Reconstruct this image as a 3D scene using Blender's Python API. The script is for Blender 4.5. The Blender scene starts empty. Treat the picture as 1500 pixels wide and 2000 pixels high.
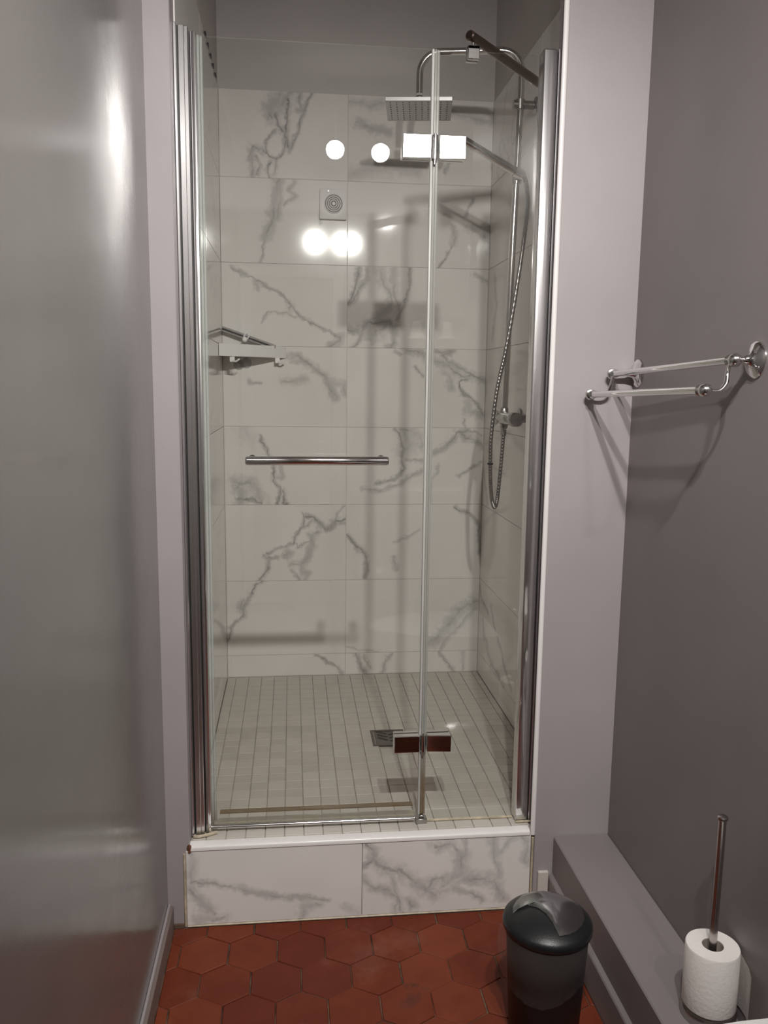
import bpy, bmesh, math, random
from mathutils import Vector, Matrix
random.seed(7)
PI = math.pi
SC = bpy.context.scene
COL = SC.collection

# ------------------------------------------------------------------ camera, world, exposure
cam_d = bpy.data.cameras.new('camera'); cam = bpy.data.objects.new('camera', cam_d); COL.objects.link(cam)
_r = Vector((0.9940116, -0.1086085, 0.0120484)); _u = Vector((0.0044229, 0.1501555, 0.9886525)); _f = Vector((0.1091852, 0.9826787, -0.1497367))
_m = Matrix((_r, _u, -_f)).transposed().to_4x4(); _m.translation = Vector((0.25733, -3.20065, 1.146935))
cam.matrix_world = _m
cam_d.sensor_fit = 'HORIZONTAL'; cam_d.sensor_width = 36.0; cam_d.lens = 1625.58/1500*36.0
cam_d.clip_start = 0.02; cam_d.clip_end = 50
SC.camera = cam
SC.view_settings.view_transform = 'Standard'; SC.view_settings.look = 'None'
SC.view_settings.exposure = -0.20; SC.view_settings.gamma = 1.0; SC.view_settings.use_curve_mapping = False
W = bpy.data.worlds.new('world'); SC.world = W; W.use_nodes = True
W.node_tree.nodes['Background'].inputs[0].default_value = (0.5, 0.48, 0.46, 1); W.node_tree.nodes['Background'].inputs[1].default_value = 0.02
LENS, SPOT_W, SPOT_CONE, REAR_FILL = 140.0, 90.0, 101.0, 500.0      # the two ceiling spots: lens radiance, beam power, beam angle; radiance of the added rear fill light
LAMP_POS = ((0.45, -2.95, 2.17), (0.65, -2.95, 2.165))
LAMP_AIM = ((-0.04, 0.815, -0.58), (-0.10, 0.805, -0.59))

# ------------------------------------------------------------------ materials
def newmat(name):
    m = bpy.data.materials.new(name); m.use_nodes = True
    nt = m.node_tree; nt.nodes.clear()
    out = nt.nodes.new('ShaderNodeOutputMaterial')
    return m, nt, out
def N(nt, t, **kw):
    n = nt.nodes.new(t)
    for k, v in kw.items(): setattr(n, k, v)
    return n
def ramp(nt, pts):
    n = nt.nodes.new('ShaderNodeValToRGB'); e = n.color_ramp.elements
    while len(e) > len(pts): e.remove(e[-1])
    while len(e) < len(pts): e.new(0.5)
    for i, (p, c) in enumerate(pts): e[i].position = p; e[i].color = (*c, 1) if len(c) == 3 else c
    return n
def math_n(nt, op, a, b=None, clamp=False):
    n = nt.nodes.new('ShaderNodeMath'); n.operation = op; n.use_clamp = clamp
    for i, v in enumerate((a, b)):
        if v is None: continue
        if isinstance(v, (int, float)): n.inputs[i].default_value = v
        else: nt.links.new(v, n.inputs[i])
    return n.outputs[0]
def vmath(nt, op, a, b=None):
    n = nt.nodes.new('ShaderNodeVectorMath'); n.operation = op
    for i, v in enumerate((a, b)):
        if v is None: continue
        if isinstance(v, (tuple, list, Vector)): n.inputs[i].default_value = v
        else: nt.links.new(v, n.inputs[i])
    return n
def basic(name, col, rough=0.5, metal=0.0, var=0.06, scale=8.0, bump=0.0, bscale=60.0, spec=0.5, coat=0.0, rvar=0.0):
    """principled with a little procedural variation of colour, gloss and relief"""
    m, nt, out = newmat(name)
    p = N(nt, 'ShaderNodeBsdfPrincipled'); nt.links.new(p.outputs[0], out.inputs[0])
    tc = N(nt, 'ShaderNodeTexCoord')
    no = N(nt, 'ShaderNodeTexNoise'); no.inputs['Scale'].default_value = scale; no.inputs['Detail'].default_value = 4
    nt.links.new(tc.outputs['Object'], no.inputs['Vector'])
    lo = tuple(max(0, c*(1-var)) for c in col); hi = tuple(min(1, c*(1+var)) for c in col)
    r = ramp(nt, [(0.3, lo), (0.7, hi)]); nt.links.new(no.outputs[0], r.inputs[0])
    nt.links.new(r.outputs[0], p.inputs['Base Color'])
    p.inputs['Metallic'].default_value = metal; p.inputs['Roughness'].default_value = rough
    p.inputs['Specular IOR Level'].default_value = spec; p.inputs['Coat Weight'].default_value = coat
    p.inputs['Coat Roughness'].default_value = 0.1
    if rvar:
        nt.links.new(math_n(nt, 'ADD', math_n(nt, 'MULTIPLY', no.outputs[0], rvar), rough-rvar*0.5), p.inputs['Roughness'])
    if bump:
        n2 = N(nt, 'ShaderNodeTexNoise'); n2.inputs['Scale'].default_value = bscale; n2.inputs['Detail'].default_value = 3
        nt.links.new(tc.outputs['Object'], n2.inputs['Vector'])
        b = N(nt, 'ShaderNodeBump'); b.inputs['Strength'].default_value = bump; b.inputs['Distance'].default_value = 0.004
        nt.links.new(n2.outputs[0], b.inputs['Height']); nt.links.new(b.outputs[0], p.inputs['Normal'])
    return m
def brushed(name, col, rough, stretch=(60, 60, 1.0), amount=0.12, aniso=0.0):
    m, nt, out = newmat(name)
    p = N(nt, 'ShaderNodeBsdfPrincipled'); nt.links.new(p.outputs[0], out.inputs[0])
    tc = N(nt, 'ShaderNodeTexCoord'); mp = N(nt, 'ShaderNodeMapping'); mp.inputs['Scale'].default_value = stretch
    nt.links.new(tc.outputs['Object'], mp.inputs[0])
    no = N(nt, 'ShaderNodeTexNoise'); no.inputs['Scale'].default_value = 5; no.inputs['Detail'].default_value = 5
    nt.links.new(mp.outputs[0], no.inputs['Vector'])
    r = ramp(nt, [(0.3, tuple(c*0.9 for c in col)), (0.7, col)]); nt.links.new(no.outputs[0], r.inputs[0])
    nt.links.new(r.outputs[0], p.inputs['Base Color'])
    p.inputs['Metallic'].default_value = 1
    nt.links.new(math_n(nt, 'ADD', math_n(nt, 'MULTIPLY', no.outputs[0], amount), rough-amount*0.5), p.inputs['Roughness'])
    p.inputs['Anisotropic'].default_value = aniso
    return m
def hazy(name, col, r0, r1, mix):
    """polished extrusion: a sharp reflection under a broad brushed haze"""
    m, nt, out = newmat(name)
    tc = N(nt, 'ShaderNodeTexCoord'); no = N(nt, 'ShaderNodeTexNoise'); no.inputs['Scale'].default_value = 3; no.inputs['Detail'].default_value = 3
    nt.links.new(tc.outputs['Object'], no.inputs['Vector'])
    r = ramp(nt, [(0.3, tuple(c*0.96 for c in col)), (0.7, col)]); nt.links.new(no.outputs[0], r.inputs[0])
    a = N(nt, 'ShaderNodeBsdfAnisotropic'); a.inputs['Roughness'].default_value = r0
    b = N(nt, 'ShaderNodeBsdfAnisotropic'); b.inputs['Roughness'].default_value = r1
    for n in (a, b): nt.links.new(r.outputs[0], n.inputs['Color'])
    mx = N(nt, 'ShaderNodeMixShader'); mx.inputs[0].default_value = mix
    nt.links.new(a.outputs[0], mx.inputs[1]); nt.links.new(b.outputs[0], mx.inputs[2]); nt.links.new(mx.outputs[0], out.inputs[0])
    return m
def paint(name, col, rough=0.42, spec=0.5):
    """rolled gloss emulsion: fine orange-peel, long soft undulation, scuffs in the gloss"""
    m, nt, out = newmat(name)
    p = N(nt, 'ShaderNodeBsdfPrincipled'); nt.links.new(p.outputs[0], out.inputs[0])
    tc = N(nt, 'ShaderNodeTexCoord')
    n1 = N(nt, 'ShaderNodeTexNoise'); n1.inputs['Scale'].default_value = 2.5; n1.inputs['Detail'].default_value = 5
    n2 = N(nt, 'ShaderNodeTexNoise'); n2.inputs['Scale'].default_value = 260; n2.inputs['Detail'].default_value = 2
    n3 = N(nt, 'ShaderNodeTexNoise'); n3.inputs['Scale'].default_value = 7; n3.inputs['Detail'].default_value = 3
    for n in (n1, n2, n3): nt.links.new(tc.outputs['Object'], n.inputs['Vector'])
    r = ramp(nt, [(0.3, tuple(c*0.93 for c in col)), (0.7, tuple(c*1.05 for c in col))]); nt.links.new(n1.outputs[0], r.inputs[0])
    nt.links.new(r.outputs[0], p.inputs['Base Color'])
    nt.links.new(math_n(nt, 'ADD', math_n(nt, 'MULTIPLY', n3.outputs[0], 0.16), rough-0.08), p.inputs['Roughness'])
    p.inputs['Specular IOR Level'].default_value = spec
    h = math_n(nt, 'ADD', math_n(nt, 'MULTIPLY', n2.outputs[0], 0.12), n3.outputs[0])
    b = N(nt, 'ShaderNodeBump'); b.inputs['Strength'].default_value = 0.25; b.inputs['Distance'].default_value = 0.003
    nt.links.new(h, b.inputs['Height']); nt.links.new(b.outputs[0], p.inputs['Normal'])
    return m
def glass(name, tint=(0.984, 0.988, 0.978), rough=0.0, gain=1.0):
    """clear pane: tinted straight-through plus Fresnel reflection on both faces"""
    m, nt, out = newmat(name)
    ge = N(nt, 'ShaderNodeNewGeometry')
    ior = math_n(nt, 'ADD', math_n(nt, 'MULTIPLY', ge.outputs['Backfacing'], 1/1.52-1.52), 1.52)
    fr = N(nt, 'ShaderNodeFresnel'); nt.links.new(ior, fr.inputs['IOR'])
    t = N(nt, 'ShaderNodeBsdfTransparent')
    no = N(nt, 'ShaderNodeTexNoise'); no.inputs['Scale'].default_value = 3.0
    tc = N(nt, 'ShaderNodeTexCoord'); nt.links.new(tc.outputs['Object'], no.inputs['Vector'])
    r = ramp(nt, [(0.2, tuple(c*0.985 for c in tint)), (0.8, tint)]); nt.links.new(no.outputs[0], r.inputs[0]); nt.links.new(r.outputs[0], t.inputs[0])
    g = N(nt, 'ShaderNodeBsdfGlossy'); g.inputs['Roughness'].default_value = rough; g.inputs['Color'].default_value = (1, 1, 1, 1)
    mx = N(nt, 'ShaderNodeMixShader')
    nt.links.new(math_n(nt, 'MULTIPLY', fr.outputs[0], gain, True), mx.inputs[0]); nt.links.new(t.outputs[0], mx.inputs[1]); nt.links.new(g.outputs[0], mx.inputs[2])
    nt.links.new(mx.outputs[0], out.inputs[0])
    return m
def film(name, col, opac, rough=0.2, scale=20.0, bump=0.6):
    """thin translucent plastic"""
    m, nt, out = newmat(name)
    tc = N(nt, 'ShaderNodeTexCoord'); no = N(nt, 'ShaderNodeTexNoise'); no.inputs['Scale'].default_value = scale; no.inputs['Detail'].default_value = 5
    nt.links.new(tc.outputs['Object'], no.inputs['Vector'])
    t = N(nt, 'ShaderNodeBsdfTransparent'); p = N(nt, 'ShaderNodeBsdfPrincipled')
    p.inputs['Base Color'].default_value = (*col, 1); p.inputs['Roughness'].default_value = rough
    b = N(nt, 'ShaderNodeBump'); b.inputs['Strength'].default_value = bump; b.inputs['Distance'].default_value = 0.006
    nt.links.new(no.outputs[0], b.inputs['Height']); nt.links.new(b.outputs[0], p.inputs['Normal'])
    mx = N(nt, 'ShaderNodeMixShader')
    nt.links.new(math_n(nt, 'ADD', math_n(nt, 'MULTIPLY', no.outputs[0], opac), opac*0.5, True), mx.inputs[0])
    nt.links.new(t.outputs[0], mx.inputs[1]); nt.links.new(p.outputs[0], mx.inputs[2]); nt.links.new(mx.outputs[0], out.inputs[0])
    return m
def marble(name, lines, axis, seed, generic=0.0):
    """white porcelain tile with grey veins; each vein is a chain of segments given in metres on the tile's own plane, roughened by noise.
    axis 1: plane coordinates are (x, z); axis 0: (y, z)"""
    m, nt, out = newmat(name)
    p = N(nt, 'ShaderNodeBsdfPrincipled'); nt.links.new(p.outputs[0], out.inputs[0])
    ge = N(nt, 'ShaderNodeNewGeometry')
    off = vmath(nt, 'ADD', ge.outputs['Position'], (seed*3.17, seed*1.31, seed*2.09))
    n1 = N(nt, 'ShaderNodeTexNoise'); n1.inputs['Scale'].default_value = 22; n1.inputs['Detail'].default_value = 5; n1.inputs['Roughness'].default_value = 0.6
    n2 = N(nt, 'ShaderNodeTexNoise'); n2.inputs['Scale'].default_value = 55; n2.inputs['Detail'].default_value = 4
    for n in (n1, n2): nt.links.new(off.outputs[0], n.inputs['Vector'])
    d1 = vmath(nt, 'SUBTRACT', n1.outputs['Color'], (0.5, 0.5, 0.5)); d1s = vmath(nt, 'SCALE', d1.outputs[0]); d1s.inputs['Scale'].default_value = 0.034
    d2 = vmath(nt, 'SUBTRACT', n2.outputs['Color'], (0.5, 0.5, 0.5)); d2s = vmath(nt, 'SCALE', d2.outputs[0]); d2s.inputs['Scale'].default_value = 0.013
    pos = vmath(nt, 'ADD', vmath(nt, 'ADD', ge.outputs['Position'], d1s.outputs[0]).outputs[0], d2s.outputs[0])
    n3 = N(nt, 'ShaderNodeTexNoise'); n3.inputs['Scale'].default_value = 15; n3.inputs['Detail'].default_value = 6; n3.inputs['Roughness'].default_value = 0.7
    nt.links.new(off.outputs[0], n3.inputs['Vector'])
    sp = N(nt, 'ShaderNodeSeparateXYZ'); nt.links.new(n3.outputs['Color'], sp.inputs[0])
    patch = math_n(nt, 'MULTIPLY', math_n(nt, 'SUBTRACT', sp.outputs[1], 0.30, True), 4.5, True)     # soft grey clouds along the veins
    fleck = math_n(nt, 'MULTIPLY', math_n(nt, 'SUBTRACT', sp.outputs[2], 0.22, True), 3.0, True)     # the dark core comes and goes
    flat = vmath(nt, 'MULTIPLY', pos.outputs[0], (1, 0, 1) if axis == 1 else (0, 1, 1)).outputs[0]
    wob = math_n(nt, 'ADD', math_n(nt, 'MULTIPLY', n2.outputs[0], 1.7), 0.1)      # width varies along the vein
    acc = None
    for pts, w, s in lines:
        q = [Vector((a, 0, b))/1000 if axis == 1 else Vector((0, a, b))/1000 for a, b in pts]
        dmin = None
        for a, b in zip(q[:-1], q[1:]):
            ba = b - a; L2 = max(ba.length_squared, 1e-9)
            pa = vmath(nt, 'SUBTRACT', flat, a).outputs[0]
            dot = vmath(nt, 'DOT_PRODUCT', pa, ba/L2); h = math_n(nt, 'ADD', dot.outputs['Value'], 0.0, True)
            sc = vmath(nt, 'SCALE', ba); sc.inputs[0].default_value = ba; nt.links.new(h, sc.inputs['Scale'])
            d = vmath(nt, 'DISTANCE', pa, sc.outputs[0]).outputs['Value']
            dmin = d if dmin is None else math_n(nt, 'MINIMUM', dmin, d)
        ww = math_n(nt, 'MULTIPLY', wob, w)
        e = math_n(nt, 'DIVIDE', dmin, ww)
        core = N(nt, 'ShaderNodeMapRange', interpolation_type='SMOOTHSTEP'); nt.links.new(e, core.inputs[0])
        core.inputs[1].default_value = 0.0; core.inputs[2].default_value = 0.9; core.inputs[3].default_value = s*1.25; core.inputs[4].default_value = 0
        halo = N(nt, 'ShaderNodeMapRange', interpolation_type='SMOOTHSTEP'); nt.links.new(e, halo.inputs[0])
        halo.inputs[1].default_value = 0.2; halo.inputs[2].default_value = 2.4; halo.inputs[3].default_value = s*0.85; halo.inputs[4].default_value = 0
        hl = math_n(nt, 'MULTIPLY', halo.outputs[0], patch)
        v = math_n(nt, 'MAXIMUM', math_n(nt, 'MULTIPLY', core.outputs[0], fleck), hl)
        acc = v if acc is None else math_n(nt, 'MAXIMUM', acc, v)
    if generic > 0:                                                                  # free veining for tiles whose veins cannot be read
        g = N(nt, 'ShaderNodeTexNoise'); g.inputs['Scale'].default_value = 3.2; g.inputs['Detail'].default_value = 7; g.inputs['Roughness'].default_value = 0.62
        nt.links.new(off.outputs[0], g.inputs['Vector'])
        rd = math_n(nt, 'ABSOLUTE', math_n(nt, 'SUBTRACT', g.outputs[0], 0.5))
        mr = N(nt, 'ShaderNodeMapRange', interpolation_type='SMOOTHSTEP'); nt.links.new(rd, mr.inputs[0])
        mr.inputs[1].default_value = 0.0; mr.inputs[2].default_value = 0.02; mr.inputs[3].default_value = generic; mr.inputs[4].default_value = 0
        mk = N(nt, 'ShaderNodeTexNoise'); mk.inputs['Scale'].default_value = 2.0; nt.links.new(off.outputs[0], mk.inputs['Vector'])
        gg = math_n(nt, 'MULTIPLY', mr.outputs[0], math_n(nt, 'MULTIPLY', math_n(nt, 'SUBTRACT', mk.outputs[0], 0.42, True), 4.0, True))
        acc = gg if acc is None else math_n(nt, 'MAXIMUM', acc, gg)
    cl = ramp(nt, [(0.35, (0.80, 0.775, 0.745)), (0.7, (0.745, 0.72, 0.69))]); n0 = N(nt, 'ShaderNodeTexNoise'); n0.inputs['Scale'].default_value = 4
    nt.links.new(off.outputs[0], n0.inputs['Vector']); nt.links.new(n0.outputs[0], cl.inputs[0])
    mix = N(nt, 'ShaderNodeMixRGB'); nt.links.new(cl.outputs[0], mix.inputs[1]); mix.inputs[2].default_value = (0.20, 0.192, 0.19, 1)
    if acc is not None: nt.links.new(acc, mix.inputs[0])
    else: mix.inputs[0].default_value = 0
    nt.links.new(mix.outputs[0], p.inputs['Base Color'])
    p.inputs['Roughness'].default_value = 0.068
    b = N(nt, 'ShaderNodeBump'); b.inputs['Strength'].default_value = 0.05; b.inputs['Distance'].default_value = 0.002
    nt.links.new(n0.outputs[0], b.inputs['Height']); nt.links.new(b.outputs[0], p.inputs['Normal'])
    return m
def terracotta(name):
    m, nt, out = newmat(name)
    p = N(nt, 'ShaderNodeBsdfPrincipled'); nt.links.new(p.outputs[0], out.inputs[0])
    ge = N(nt, 'ShaderNodeNewGeometry'); oi = N(nt, 'ShaderNodeObjectInfo')
    n1 = N(nt, 'ShaderNodeTexNoise'); n1.inputs['Scale'].default_value = 14; n1.inputs['Detail'].default_value = 7; n1.inputs['Roughness'].default_value = 0.65
    n2 = N(nt, 'ShaderNodeTexNoise'); n2.inputs['Scale'].default_value = 5; n2.inputs['Detail'].default_value = 5
    n3 = N(nt, 'ShaderNodeTexNoise'); n3.inputs['Scale'].default_value = 3.1; n3.inputs['Detail'].default_value = 8; n3.inputs['Roughness'].default_value = 0.7
    for n in (n1, n2, n3): nt.links.new(ge.outputs['Position'], n.inputs['Vector'])
    v = math_n(nt, 'ADD', math_n(nt, 'MULTIPLY', n1.outputs[0], 0.6), math_n(nt, 'MULTIPLY', oi.outputs['Random'], 0.4))
    r = ramp(nt, [(0.25, (0.118, 0.018, 0.0065)), (0.5, (0.158, 0.028, 0.010)), (0.75, (0.205, 0.043, 0.016))]); nt.links.new(v, r.inputs[0])
    pale = ramp(nt, [(0.55, (0, 0, 0)), (0.76, (0.42, 0.42, 0.42))]); nt.links.new(n3.outputs[0], pale.inputs[0])
    mx = N(nt, 'ShaderNodeMixRGB'); nt.links.new(pale.outputs[0], mx.inputs[0]); nt.links.new(r.outputs[0], mx.inputs[1]); mx.inputs[2].default_value = (0.30, 0.15, 0.11, 1)
    # old dark stains on a few tiles
    sp = vmath(nt, 'DISTANCE', ge.outputs['Position'], (0.535, -1.50, -0.2214)).outputs['Value']
    st = math_n(nt, 'MULTIPLY', math_n(nt, 'SUBTRACT', 1.0, math_n(nt, 'DIVIDE', sp, 0.085), True), math_n(nt, 'MULTIPLY', math_n(nt, 'SUBTRACT', n1.outputs[0], 0.52, True), 9.0, True))
    m2 = N(nt, 'ShaderNodeMixRGB'); nt.links.new(st, m2.inputs[0]); nt.links.new(mx.outputs[0], m2.inputs[1]); m2.inputs[2].default_value = (0.045, 0.02, 0.014, 1)
    nt.links.new(m2.outputs[0], p.inputs['Base Color'])
    nt.links.new(math_n(nt, 'ADD', math_n(nt, 'MULTIPLY', n2.outputs[0], 0.3), 0.42), p.inputs['Roughness']); p.inputs['Specular IOR Level'].default_value = 0.3
    b = N(nt, 'ShaderNodeBump'); b.inputs['Strength'].default_value = 0.3; b.inputs['Distance'].default_value = 0.002
    nt.links.new(n1.outputs[0], b.inputs['Height']); nt.links.new(b.outputs[0], p.inputs['Normal'])
    return m
def mosaic_mat(name):
    m, nt, out = newmat(name)
    p = N(nt, 'ShaderNodeBsdfPrincipled'); nt.links.new(p.outputs[0], out.inputs[0])
    oi = N(nt, 'ShaderNodeObjectInfo'); ge = N(nt, 'ShaderNodeNewGeometry')
    n = N(nt, 'ShaderNodeTexNoise'); n.inputs['Scale'].default_value = 9; n.inputs['Detail'].default_value = 4; nt.links.new(ge.outputs['Position'], n.inputs['Vector'])
    v = math_n(nt, 'ADD', math_n(nt, 'MULTIPLY', n.outputs[0], 0.6), math_n(nt, 'MULTIPLY', oi.outputs['Random'], 0.4))
    r = ramp(nt, [(0.2, (0.48, 0.448, 0.40)), (0.8, (0.60, 0.565, 0.51))]); nt.links.new(v, r.inputs[0]); nt.links.new(r.outputs[0], p.inputs['Base Color'])
    p.inputs['Roughness'].default_value = 0.38
    return m
def stained_plastic(name, col, opac, z0, z1, stain=(0.20, 0.13, 0.06)):
    """clear seal strip that browns towards its foot with lime and mould"""
    m, nt, out = newmat(name)
    ge = N(nt, 'ShaderNodeNewGeometry'); sx = N(nt, 'ShaderNodeSeparateXYZ'); nt.links.new(ge.outputs['Position'], sx.inputs[0])
    no = N(nt, 'ShaderNodeTexNoise'); no.inputs['Scale'].default_value = 30; nt.links.new(ge.outputs['Position'], no.inputs['Vector'])
    mr = N(nt, 'ShaderNodeMapRange', interpolation_type='SMOOTHSTEP'); nt.links.new(sx.outputs[2], mr.inputs[0])
    mr.inputs[1].default_value = z0; mr.inputs[2].default_value = z1; mr.inputs[3].default_value = 0.9; mr.inputs[4].default_value = 0.0
    f = math_n(nt, 'MULTIPLY', mr.outputs[0], math_n(nt, 'ADD', no.outputs[0], 0.5), True)
    mx = N(nt, 'ShaderNodeMixRGB'); nt.links.new(f, mx.inputs[0]); mx.inputs[1].default_value = (*col, 1); mx.inputs[2].default_value = (*stain, 1)
    t = N(nt, 'ShaderNodeBsdfTransparent'); t.inputs[0].default_value = (0.9, 0.92, 0.9, 1); p = N(nt, 'ShaderNodeBsdfPrincipled'); nt.links.new(mx.outputs[0], p.inputs['Base Color']); p.inputs['Roughness'].default_value = 0.2
    ms = N(nt, 'ShaderNodeMixShader'); nt.links.new(math_n(nt, 'ADD', math_n(nt, 'MULTIPLY', f, 0.3), opac, True), ms.inputs[0])
    nt.links.new(t.outputs[0], ms.inputs[1]); nt.links.new(p.outputs[0], ms.inputs[2]); nt.links.new(ms.outputs[0], out.inputs[0])
    return m
def emitter(name, strength, col=(1.0, 0.965, 0.93)):
    m, nt, out = newmat(name)
    e = N(nt, 'ShaderNodeEmission'); e.inputs[0].default_value = (*col, 1); e.inputs[1].default_value = strength
    nt.links.new(e.outputs[0], out.inputs[0]); return m

M = dict(
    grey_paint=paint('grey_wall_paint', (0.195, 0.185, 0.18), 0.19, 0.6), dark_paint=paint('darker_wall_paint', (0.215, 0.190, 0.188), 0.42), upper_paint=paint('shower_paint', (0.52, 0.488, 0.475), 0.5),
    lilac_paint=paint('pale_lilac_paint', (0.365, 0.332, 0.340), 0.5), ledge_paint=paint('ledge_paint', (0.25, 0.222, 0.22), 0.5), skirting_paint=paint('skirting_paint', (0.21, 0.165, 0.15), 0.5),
    ceiling_paint=paint('ceiling_paint', (0.62, 0.59, 0.57), 0.7),
    drain_steel=basic('drain_steel', (0.16, 0.15, 0.14), 0.35, 0.9, var=0.1), grout=basic('grout', (0.46, 0.43, 0.38), 0.85, var=0.15, scale=30), floor_grout=basic('floor_grout', (0.11, 0.068, 0.045), 0.9, var=0.75, scale=25),
    tile_grout=basic('tile_grout', (0.60, 0.58, 0.55), 0.8, var=0.12, scale=12),
    chrome=basic('chrome', (0.78, 0.77, 0.76), 0.06, 1.0, var=0.02), soft_chrome=basic('soft_chrome', (0.70, 0.69, 0.68), 0.16, 1.0, var=0.03),
    hinge_chrome=basic('hinge_chrome', (0.85, 0.85, 0.84), 0.11, 1.0, var=0.02), worn_chrome=basic('worn_chrome', (0.42, 0.41, 0.40), 0.28, 1.0, var=0.15, scale=40),
    aluminium=hazy('brushed_aluminium', (0.80, 0.79, 0.79), 0.12, 0.29, 0.6), polished=hazy('polished_aluminium', (0.82, 0.81, 0.81), 0.05, 0.34, 0.42),
    black_metal=basic('black_gap', (0.02, 0.02, 0.02), 0.5), steel=hazy('brushed_steel', (0.50, 0.47, 0.455), 0.12, 0.30, 0.6),
    dark_gap=basic('fan_gap', (0.24, 0.235, 0.23), 0.7), white_plastic=basic('white_plastic', (0.82, 0.81, 0.79), 0.3, var=0.02), cream_tile=basic('cream_tile', (0.62, 0.57, 0.52), 0.35, var=0.06),
    black_rubber=basic('black_rubber', (0.015, 0.015, 0.016), 0.55), black_plastic=basic('black_plastic', (0.012, 0.013, 0.014), 0.36, var=0.1, bump=0.1, bscale=500),
    black_body=basic('black_bin_body', (0.010, 0.009, 0.009), 0.5, var=0.1, bump=0.1, bscale=500),
    silver=basic('silver_flap', (0.42, 0.43, 0.43), 0.2, 1.0, var=0.04), paper=basic('toilet_paper', (0.83, 0.79, 0.76), 0.9, var=0.03, bump=0.22, bscale=150),
    card=basic('cardboard', (0.38, 0.33, 0.29), 0.8), porcelain=basic('porcelain', (0.85, 0.84, 0.82), 0.1, var=0.01),
    shade=basic('white_lamp_shade', (0.85, 0.82, 0.80), 0.35, var=0.02), silicone=basic('yellowed_silicone', (0.50, 0.43, 0.31), 0.5, var=0.25, scale=60),
    rust=basic('rusty_silicone', (0.14, 0.05, 0.02), 0.8, var=0.4, scale=120), rose_metal=basic('rose_metal', (0.46, 0.455, 0.45), 0.3, 1.0, var=0.04), handle_chrome=basic('handle_chrome', (0.85, 0.84, 0.83), 0.1, 1.0, var=0.01), rod=basic('bronzed_chrome', (0.24, 0.19, 0.175), 0.22, 1.0, var=0.05), wood=basic('door_wood', (0.45, 0.36, 0.27), 0.5, var=0.15, scale=6),
    glass=glass('shower_glass'), mirror=basic('mirror', (0.85, 0.86, 0.85), 0.02, 1.0, var=0.0), liner=film('bin_liner_film', (0.36, 0.32, 0.30), 0.085, 0.25, 6, 0.08), suction=film('clear_suction_cup', (0.6, 0.6, 0.58), 0.5, 0.15, 20, 0.1),
    seal=stained_plastic('clear_seal', (0.40, 0.40, 0.37), 0.55, 0.02, 0.30), white_seal=basic('white_seal', (0.52, 0.52, 0.50), 0.25, var=0.03),
    deflector=stained_plastic('drip_deflector', (0.30, 0.25, 0.15), 0.45, 0.0, 0.2), bottom_seal=stained_plastic('bottom_seal', (0.46, 0.42, 0.33), 0.4, 0.0, 0.03), edge_seal=stained_plastic('edge_seal', (0.55, 0.57, 0.55), 0.35, 0.0, 0.12),
    bezel=basic('lamp_housing', (0.55, 0.54, 0.53), 0.3, 1.0), terracotta=terracotta('terracotta'), mosaic=mosaic_mat('mosaic'),
    trim=basic('white_edge_trim', (0.80, 0.77, 0.76), 0.3, var=0.03), lens=emitter('lamp_lens', LENS), fill_disc=emitter('added_light_disc', REAR_FILL))

# ------------------------------------------------------------------ mesh helpers
def BM(): return bmesh.new()
def box(bm, x0, x1, y0, y1, z0, z1, bev=0.0, seg=1):
    r = bmesh.ops.create_cube(bm, size=1.0); vs = r['verts']
    for v in vs: v.co = Vector(((x0+x1)/2 + v.co.x*(x1-x0), (y0+y1)/2 + v.co.y*(y1-y0), (z0+z1)/2 + v.co.z*(z1-z0)))
    if bev: bmesh.ops.bevel(bm, geom=list({e for v in vs for e in v.link_edges}), offset=bev, segments=seg, profile=0.5, affect='EDGES')
    return vs
def frame_at(d):
    d = d.normalized(); a = Vector((0, 0, 1)) if abs(d.z) < 0.9 else Vector((1, 0, 0))
    u = d.cross(a).normalized(); return u, d.cross(u).normalized()
def tube(bm, pts, rad, n=16, caps=True, closed=False):
    pts = [Vector(p) for p in pts]; rs = rad if isinstance(rad, (list, tuple)) else [rad]*len(pts)
    L = len(pts); rings = []; u = None
    for i, p in enumerate(pts):
        d = (pts[(i+1) % L] - pts[i-1]) if closed else (pts[min(i+1, L-1)] - pts[max(i-1, 0)])
        d.normalize()
        if u is None: u, w = frame_at(d)
        else:
            u = (u - d*u.dot(d)).normalized(); w = d.cross(u).normalized()
        rings.append([bm.verts.new(p + (u*math.cos(2*PI*k/n) + w*math.sin(2*PI*k/n))*rs[i]) for k in range(n)])
    for i in range(L if closed else L-1):
        a, b = rings[i], rings[(i+1) % L]
        for k in range(n): bm.faces.new((a[k], a[(k+1) % n], b[(k+1) % n], b[k]))
    if caps and not closed: bm.faces.new(rings[0][::-1]); bm.faces.new(rings[-1])
def lathe(bm, prof, c, axis=(0, 0, 1), n=32, cap0=True, cap1=True, sx=1.0):
    """prof: (radius, height along axis)"""
    d = Vector(axis).normalized(); u, w = frame_at(d); c = Vector(c); rings = []
    for r, h in prof: rings.append([bm.verts.new(c + d*h + (u*math.cos(2*PI*k/n)*sx + w*math.sin(2*PI*k/n))*max(r, 1e-5)) for k in range(n)])
    for a, b in zip(rings[:-1], rings[1:]):
        for k in range(n): bm.faces.new((a[k], a[(k+1) % n], b[(k+1) % n], b[k]))
    if cap0: bm.faces.new(rings[0][::-1])
    if cap1: bm.faces.new(rings[-1])
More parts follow.
